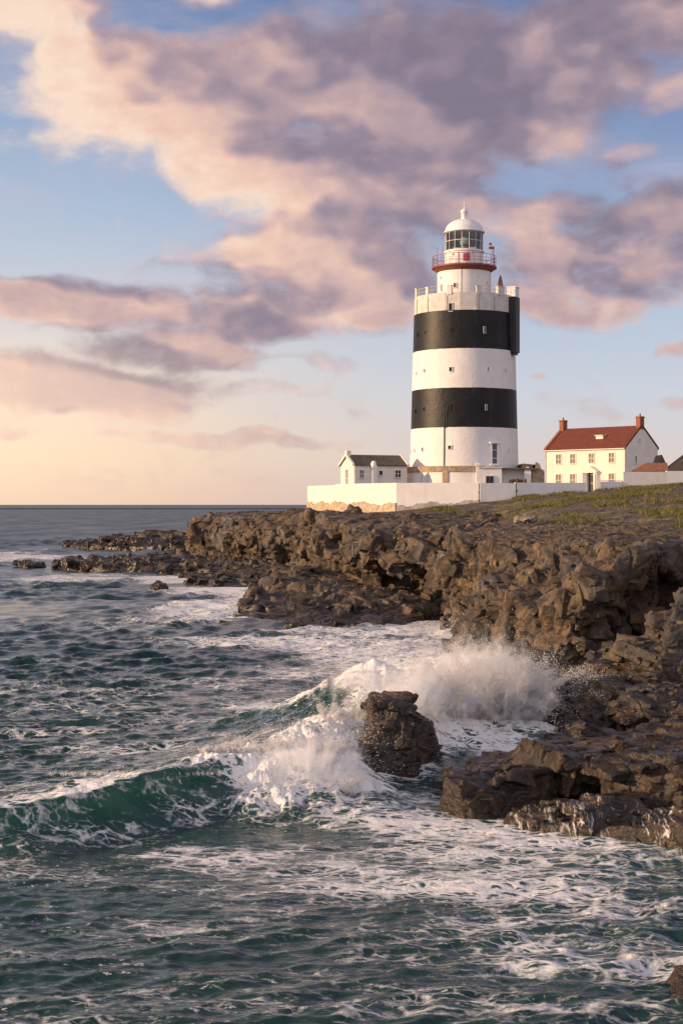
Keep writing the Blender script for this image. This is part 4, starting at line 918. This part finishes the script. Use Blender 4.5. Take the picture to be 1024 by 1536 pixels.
child('roof', MB().box(((p0.x+p1.x)/2-.4, 196, 13.03), (p1.x-p0.x-.4, 6.4, .22)).prism([(p0.x+3, 199.3, 13.1), (p1.x-.9, 199.3, 13.1), (p1.x-.9, 199.3, 13.55), (p0.x+3, 199.3, 13.7)], (0, -5.8, 0)), SLATE, FA)
child('door', MB().box((p1.x-1.1, 194.07, 10.9), (.9, .12, 2.6)), DARK, FA)
RU = empty('ruined_gable', (26, 197, 9), 0, 'broken stone gable with a jagged top beside the white house', 'ruin')
q = [at(797, 725, 193.5), at(816, 725, 193.5), at(816, 706, 193.5), at(811, 703, 193.5), at(809, 696, 193.5), at(804, 693, 193.5), at(801, 697, 193.5), at(798, 699, 193.5)]
child('wall', MB().prism(q, (0, .5, 0)), STONE, RU)
AR = tag(MB().prism([at(786, 726, 193), at(796, 726, 193)]+[Vector((at(791, 0, 193).x+.42*math.cos(t), 193, at(791, 709, 193).z+.75*math.sin(t))) for t in np.linspace(0, math.pi, 9)], (0, .45, 0)).build('arched_pier', WHITE), 'white round-topped pier in front of the low dark-roofed shed', 'pier')
PO = empty('gatepost', at(716, 756, 178), 0, 'white post with a cap and a dark pipe rising above the compound wall', 'post')
g0 = at(716.5, 725, 178.6); child('shaft', MB().box((g0.x, 179.0, 10.8), (.36, .36, 4.6)), WHITE, PO); child('cap', MB().box((g0.x, 179.0, 13.13), (.56, .56, .2)).box((g0.x, 179.0, 13.3), (.4, .4, .18)), CREAM, PO)
child('pipe', MB().tube([(g0.x+.08, 178.1, 8.2), (g0.x+.08, 178.1, 11.0)], .05).box((g0.x+.08, 178.08, 9.9), (.16, .16, .14)), DARK, PO)
GP = at(773, 740, 179); PI = empty('wall_pipe', (GP.x, 178.4, 9.2), 0, 'thin dark pipe fixed to the compound wall below the dark-roofed shed', 'pipe')
child('pipe', MB().tube([(GP.x, 178.45, 8.7), (GP.x, 178.45, 11.1)], .05), DARK, PI); child('bracket', MB().box((GP.x+.06, 178.4, 10.1), (.3, .12, .14)), DARK, PI)
for k in range(5): tag(MB().box((at(764+k*5.5, 722, 187).x, 187+.2*(k % 2), 11.2), (.36, .5, .75+.1*(k % 3)), .1*k, .02).build('crate', WOOD), 'small brown wooden crate just showing over the wall near the dark-roofed shed', 'crate', 'crates behind the compound wall')

# keeper's lodge, left of the tower
def P2(o, e1, e2, a, b, z): return (o.x+e1.x*a+e2.x*b, o.y+e1.y*a+e2.y*b, z)
LO = empty('lodge', (4.5, 194, 9), 0, 'small white lodge with a brown slate roof left of the lighthouse', 'lodge')
o_ = Vector((1.55, 191.5, 0)); e1 = Vector((.912, .41, 0)); e2 = Vector((-.41, .912, 0)); L_, W_ = 7.4, 4.0; ze, zr = 13.45, 14.65
g = MB()
gab = [P2(o_, e1, e2, 0, 0, 8), P2(o_, e1, e2, 0, W_, 8), P2(o_, e1, e2, 0, W_, ze), P2(o_, e1, e2, 0, W_/2, zr), P2(o_, e1, e2, 0, 0, ze)]
g.prism(gab, (e1.x*L_, e1.y*L_, 0)); child('wall', g, CREAM, LO)
def roofslab(mb, o, e1, e2, L, W, ze, zr, ov=.18, th=.14, lo=-.15, hi=None, lift=.02):
    hi = L+.15 if hi is None else hi; sl = (zr-ze)/(W/2)
    for s in (0, 1):
        b0, b1 = (-ov, W/2) if s == 0 else (W+ov, W/2)
        z0 = ze-ov*sl+lift; z1 = zr+lift
        mb.prism([P2(o, e1, e2, lo, b0, z0), P2(o, e1, e2, lo, b1, z1), P2(o, e1, e2, lo, b1, z1+th), P2(o, e1, e2, lo, b0, z0+th)], (e1.x*(hi-lo), e1.y*(hi-lo), 0))
    return mb
child('roof', roofslab(MB(), o_, e1, e2, L_, W_, ze, zr), SLATE, LO)
def verge(mb, o, e1, e2, W, ze, zr, a, w=.3, th=.3, rise=.1):
    sl = (zr-ze)/(W/2)
    for b0, b1 in ((-.22, W/2), (W+.22, W/2)):
        z0 = ze-.22*sl; mb.prism([P2(o, e1, e2, a, b0, z0+.02), P2(o, e1, e2, a, b1, zr+.02), P2(o, e1, e2, a, b1, zr+th), P2(o, e1, e2, a, b0, z0+th)], (e1.x*w, e1.y*w, 0))
    return mb
child('verge', verge(MB(), o_, e1, e2, W_, ze, zr, -.3), CREAM, LO); child('verge', verge(MB(), o_, e1, e2, W_, ze, zr, L_), WHITE, LO)
child('chimney', MB().box(P2(o_, e1, e2, .1, W_/2, zr+.3), (.6, .5, .7), .42), CREAM, LO)
ra = math.atan2(e1.y, e1.x)
def wallwin(root, o, e1, e2, a, z, w, h, fm, pm, side=0, bars=True, ab=0):
    """a framed window in a wall along e1 (side 0) or along e2 (side 1, the gable at e1 = ab)"""
    d = e1 if side == 0 else e2; n = -e2 if side == 0 else (-e1 if ab == 0 else e1); rz = math.atan2(d.y, d.x)
    base = Vector(P2(o, e1, e2, a, 0, z)) if side == 0 else Vector(P2(o, e1, e2, ab, a, z))
    f = MB(); t = .09
    f.box(base+n*.03+Vector((0, 0, h/2+t/2)), (w+2*t, .14, t), rz); f.box(base+n*.06+Vector((0, 0, -h/2-t/2)), (w+2*t+.12, .22, t), rz)
    for s in (-1, 1): f.box(base+n*.03+d*(s*(w/2+t/2)), (t, .14, h), rz)
    if bars: f.box(base+n*.03, (.055, .10, h), rz).box(base+n*.03, (w-.01, .08, .055), rz)
    wn = child('window', f, fm, root); child('pane', MB().box(base+n*.005, (w, .05, h), rz), pm, wn); return wn
wallwin(LO, o_, e1, e2, 1.05, 12.35, .55, .95, WHITE, GLASSD); wallwin(LO, o_, e1, e2, 3.7, 12.5, .45, .55, CREAM, DARK, bars=False); wallwin(LO, o_, e1, e2, 6.1, 12.4, .75, .85, CREAM, DARK)
wallwin(LO, o_, e1, e2, 2.0, 11.8, .6, 2.2, CREAM, CURT, side=1, ab=0)
child('buttress', MB().box(P2(o_, e1, e2, 2.55, -.35, 10.9), (.62, .8, 5.0), ra).lathe([(.36, 13.4), (.34, 13.7), (.2, 13.95), (0, 14.0)], 12, P2(o_, e1, e2, 2.55, -.35, 0)), WHITE, LO)
child('downpipe', MB().tube([P2(o_, e1, e2, .1, -.08, 13.4), P2(o_, e1, e2, .1, -.08, 9)], .05), PARAP, LO)

# the red-roofed house
HO = empty('house', (33, 200, 10), 0, 'white two-storey house with a red tiled roof and two brick chimneys', 'house')
KH = 1.125
Cc, Aa, Bb = Vector((36.3, 196, 0))*KH, Vector((27.27, 205.6, 0))*KH, Vector((41.3, 200.7, 0))*KH
LH_, e1 = (Cc-Aa).length, (Cc-Aa).normalized(); e2 = Vector((-e1.y, e1.x, 0)); o_ = Aa; W_ = 6.9*KH; ze, zr = H+(15.83-H)*KH, H+(18.6-H)*KH
child('wall', MB().prism([P2(o_, e1, e2, 0, 0, 9), P2(o_, e1, e2, 0, W_, 9), P2(o_, e1, e2, 0, W_, ze), P2(o_, e1, e2, 0, W_/2, zr), P2(o_, e1, e2, 0, 0, ze)], (e1.x*LH_, e1.y*LH_, 0)), CREAM, HO)
rf = child('roof', roofslab(MB(), o_, e1, e2, LH_, W_, ze, zr, .28, .16, .1, LH_-.1), TILE, HO)
child('verge', verge(MB(), o_, e1, e2, W_, ze, zr, -.12, .45, .36), BRICK, HO); child('verge', verge(MB(), o_, e1, e2, W_, ze, zr, LH_-.33, .4, .36), TILE, HO)
ra = math.atan2(e1.y, e1.x)
for aa in (.35, LH_-.35):
    c = P2(o_, e1, e2, aa, W_/2, zr+.55); ch = child('chimney', MB().box(c, (.75, 1.0, 1.9), ra).box((c[0], c[1], c[2]+.82), (.9, 1.15, .16), ra), BRICK, rf)
    child('chimney_pot', MB().lathe([(.13, 0), (.11, .45)], 10, (c[0], c[1], c[2]+.9)), BRICK, HO)
sk = Vector(P2(o_, e1, e2, LH_*.60, W_*.26, ze+1.55)); child('dormer', MB().box(sk, (1.3, .9, .75), ra).box(sk+Vector((0, 0, .42))-e2*.08, (1.5, 1.2, .1), ra), CREAM, HO)
child('gutter', MB().tube([P2(o_, e1, e2, .1, -.3, ze-.16), P2(o_, e1, e2, LH_-.1, -.3, ze-.16)], .07), WHITE, HO)
for fr_ in (.175, .355, .585, .83):
    wallwin(HO, o_, e1, e2, LH_*fr_, 15.306, .95, 1.4, WHITE, CURT)
    if fr_ != .585: wallwin(HO, o_, e1, e2, LH_*fr_, 12.156, 1.0, 1.75, WHITE, CURT)
for s, aa in ((0, .12), (1, LH_-.12)): child('downpipe', MB().tube([P2(o_, e1, e2, aa, -.1, ze-.2), P2(o_, e1, e2, aa, -.1, 10)], .055), PARAP, HO)
wallwin(HO, o_, e1, e2, W_*.30, 15.025, .35, 1.0, WHITE, GREYROOF, side=1, ab=LH_, bars=False); wallwin(HO, o_, e1, e2, W_*.42, 17.95, .25, .3, WHITE, DARK, side=1, ab=LH_, bars=False)
da = LH_*.60; pr = child('porch', MB(), WHITE, HO); bpy.data.objects.remove(pr)
pm = MB()
for s in (-1, 1): pm.box(P2(o_, e1, e2, da+s*.78, -.35, 11.537), (.28, .7, 3.3), ra)
pm.prism([P2(o_, e1, e2, da-1.15, -.75, 13.169), P2(o_, e1, e2, da+1.15, -.75, 13.169), P2(o_, e1, e2, da+1.15, -.75, 13.394), P2(o_, e1, e2, da, -.75, 14.181), P2(o_, e1, e2, da-1.15, -.75, 13.394)], (e2.x*.76, e2.y*.76, 0))
pr = child('porch', pm, CREAM, HO); dr = child('door', MB().box(P2(o_, e1, e2, da, -.06, 11.425), (1.3, .14, 3.3), ra), plain('olive_door', (.11, .10, .055), .5), HO)
child('door_panel', MB().box(P2(o_, e1, e2, da, -.15, 12.325), (.9, .05, 1.0), ra).box(P2(o_, e1, e2, da, -.15, 10.975), (.9, .05, 1.0), ra), GLASSD, dr)

# ------------------------------------------------------------------ walls
def wall_run(mb, pts, top, bot, th):
    for (x0, y0), (x1, y1), t0, t1 in zip(pts[:-1], pts[1:], top[:-1], top[1:]):
        d = Vector((x1-x0, y1-y0, 0)).normalized(); n = Vector((-d.y, d.x, 0))*th
        mb.prism([(x0, y0, bot), (x1, y1, bot), (x1, y1, t1), (x0, y0, t0)], n)
    return mb
CW = empty('compound_wall', (10, 180, 8), 0, 'long white limewashed compound wall with a bare stone foot in front of the lighthouse', 'wall')
w0, w1, w1b, w2, w3, w4, w5 = [(at(x, 760, Y).x, Y) for x, Y in ((461, 205), (503, 195), (503, 193.6), (594, 180), (720, 178.6), (773, 179.2), (878, 182))]
tp = 11.02
child('wall_panel', wall_run(MB(), [w0, w1], [10.98, 10.98], 5.5, .5), CREAM, CW); child('wall_panel', wall_run(MB(), [w1b, w2], [11.1, 11.06], 5.5, .5), CREAM, CW)
child('wall_panel', wall_run(MB(), [w2, w3], [11.06, 11.05], 5.5, .5), WHITE, CW); child('wall_panel', wall_run(MB(), [w3, w4], [11.02, 11.02], 6, .48), WHITE, CW); child('wall_panel', wall_run(MB(), [w4, w5], [11.08, 11.1], 6, .46), WHITE, CW)
def foot(pts, tops, seed, mat, out=.10):
    """worn strip where the limewash is gone: ragged upper edge, slightly proud of the wall"""
    (x0, y0), (x1, y1) = pts; d = Vector((x1-x0, y1-y0, 0)); n = Vector((d.y, -d.x, 0)).normalized()*out; k = 40; rr = random.Random(seed)
    up = [(x0+d.x*i/k, y0+d.y*i/k, tops[0]+(tops[1]-tops[0])*i/k+rr.uniform(-.05, .05)+.16*(math.sin(i*.31+seed)+math.sin(i*.83+2*seed)*.5+math.sin(i*1.9+seed)*.3)) for i in range(k+1)]
    return MB().prism([(x0, y0, 5.5)]+up+[(x1, y1, 5.5)][:1], n) if False else MB().prism([(x1, y1, 5.5), (x0, y0, 5.5)]+up, n)
STB = plain('worn_plaster_stone', (.42, .34, .24), .9, .3, 2.2, .06); GRP = plain('stained_plaster', (.40, .36, .34), .9, .25, 1.2, .04)
child('stone_foot', foot([w0, w1], (8.75, 8.8), 1, STB, .14), STB, CW); child('stone_foot', foot([w1b, w2], (8.85, 8.55), 2, STB, .16), STB, CW)
child('stained_foot', foot([w2, w3], (8.45, 8.95), 3, GRP, .06), GRP, CW)
GA = empty('gate_pier', at(880, 737, 184), 0, 'pair of white gate piers in front of the house door', 'gate')
for x in (876, 897): c = at(x, 720, 184); child('pier', MB().box((c.x, 184.3, 10.9), (.5, .5, 2.6)).box((c.x, 184.3, 12.25), (.62, .62, .12)), CREAM, GA)
RW = empty('boundary_wall', (38, 186, 10), 0, 'taller cream boundary wall right of the house gate', 'wall')
r0, r1, r2 = [(at(x, 710, Y).x, Y) for x, Y in ((934, 187), (999, 187.5), (1250, 189))]
child('wall_panel', wall_run(MB(), [r0, r1], [12.5, 12.5], 8.5, .5), CREAM, RW); child('wall_panel', wall_run(MB(), [r1, r2], [12.62, 12.62], 8.5, .5), WHITE, RW)
LF = empty('low_wall', (33, 187, 10), 0, 'low white garden wall between the gate and the boundary wall', 'wall')
f0, f1 = [(at(x, 710, Y).x, Y) for x, Y in ((899, 186), (934, 187.3))]; child('wall_panel', wall_run(MB(), [f0, f1], [11.3, 11.35], 9, .3), WHITE, LF)
child('coping', MB().prism([(f0[0], f0[1]-.05, 11.38), (f1[0], f1[1]-.05, 11.43), (f1[0], f1[1]-.05, 11.5), (f0[0], f0[1]-.05, 11.45)], (0, .45, 0)), CREAM, LF)
# shed with rusted roof behind the boundary wall, and two dark huts further right
SH = empty('shed', (41, 193, 10), 0, 'lean-to shed with a rust coloured roof against the house gable', 'shed')
s0, s1, s2, s3 = at(946, 708, 192), at(1002, 708, 192), at(1000, 696, 195), at(968, 696, 195)
child('wall', MB().box(((s0.x+s1.x)/2, 195, 11), (s1.x-s0.x-.4, 5.4, 3)), CREAM, SH)
child('roof', MB().prism([s0, s1, s2, s3], (0, .0, .16)), RUSTROOF, SH)
for k, (x0, x1, xa, yb, ya, Y, lab) in enumerate([(983,1004,992,708,682,205,'dark pointed hut roof just right of the house gable'),(998,1075,1040,708,676,198,'bigger dark brown hut with a sloping roof at the picture edge')]):
    h_ = empty('hut', at((x0+x1)/2, 715, Y), 0, lab, 'hut')
    b0, b1, ap = at(x0, yb, Y), at(x1, yb, Y), at(xa, ya, Y)
    child('wall', MB().box(((b0.x+b1.x)/2, Y+2, b0.z-1.2), (b1.x-b0.x-.4, 3.6, 2.8)), STONE, h_)
    child('roof', MB().prism([b0, b1, ap], (0, 4.2, 0)), SLATE, h_)
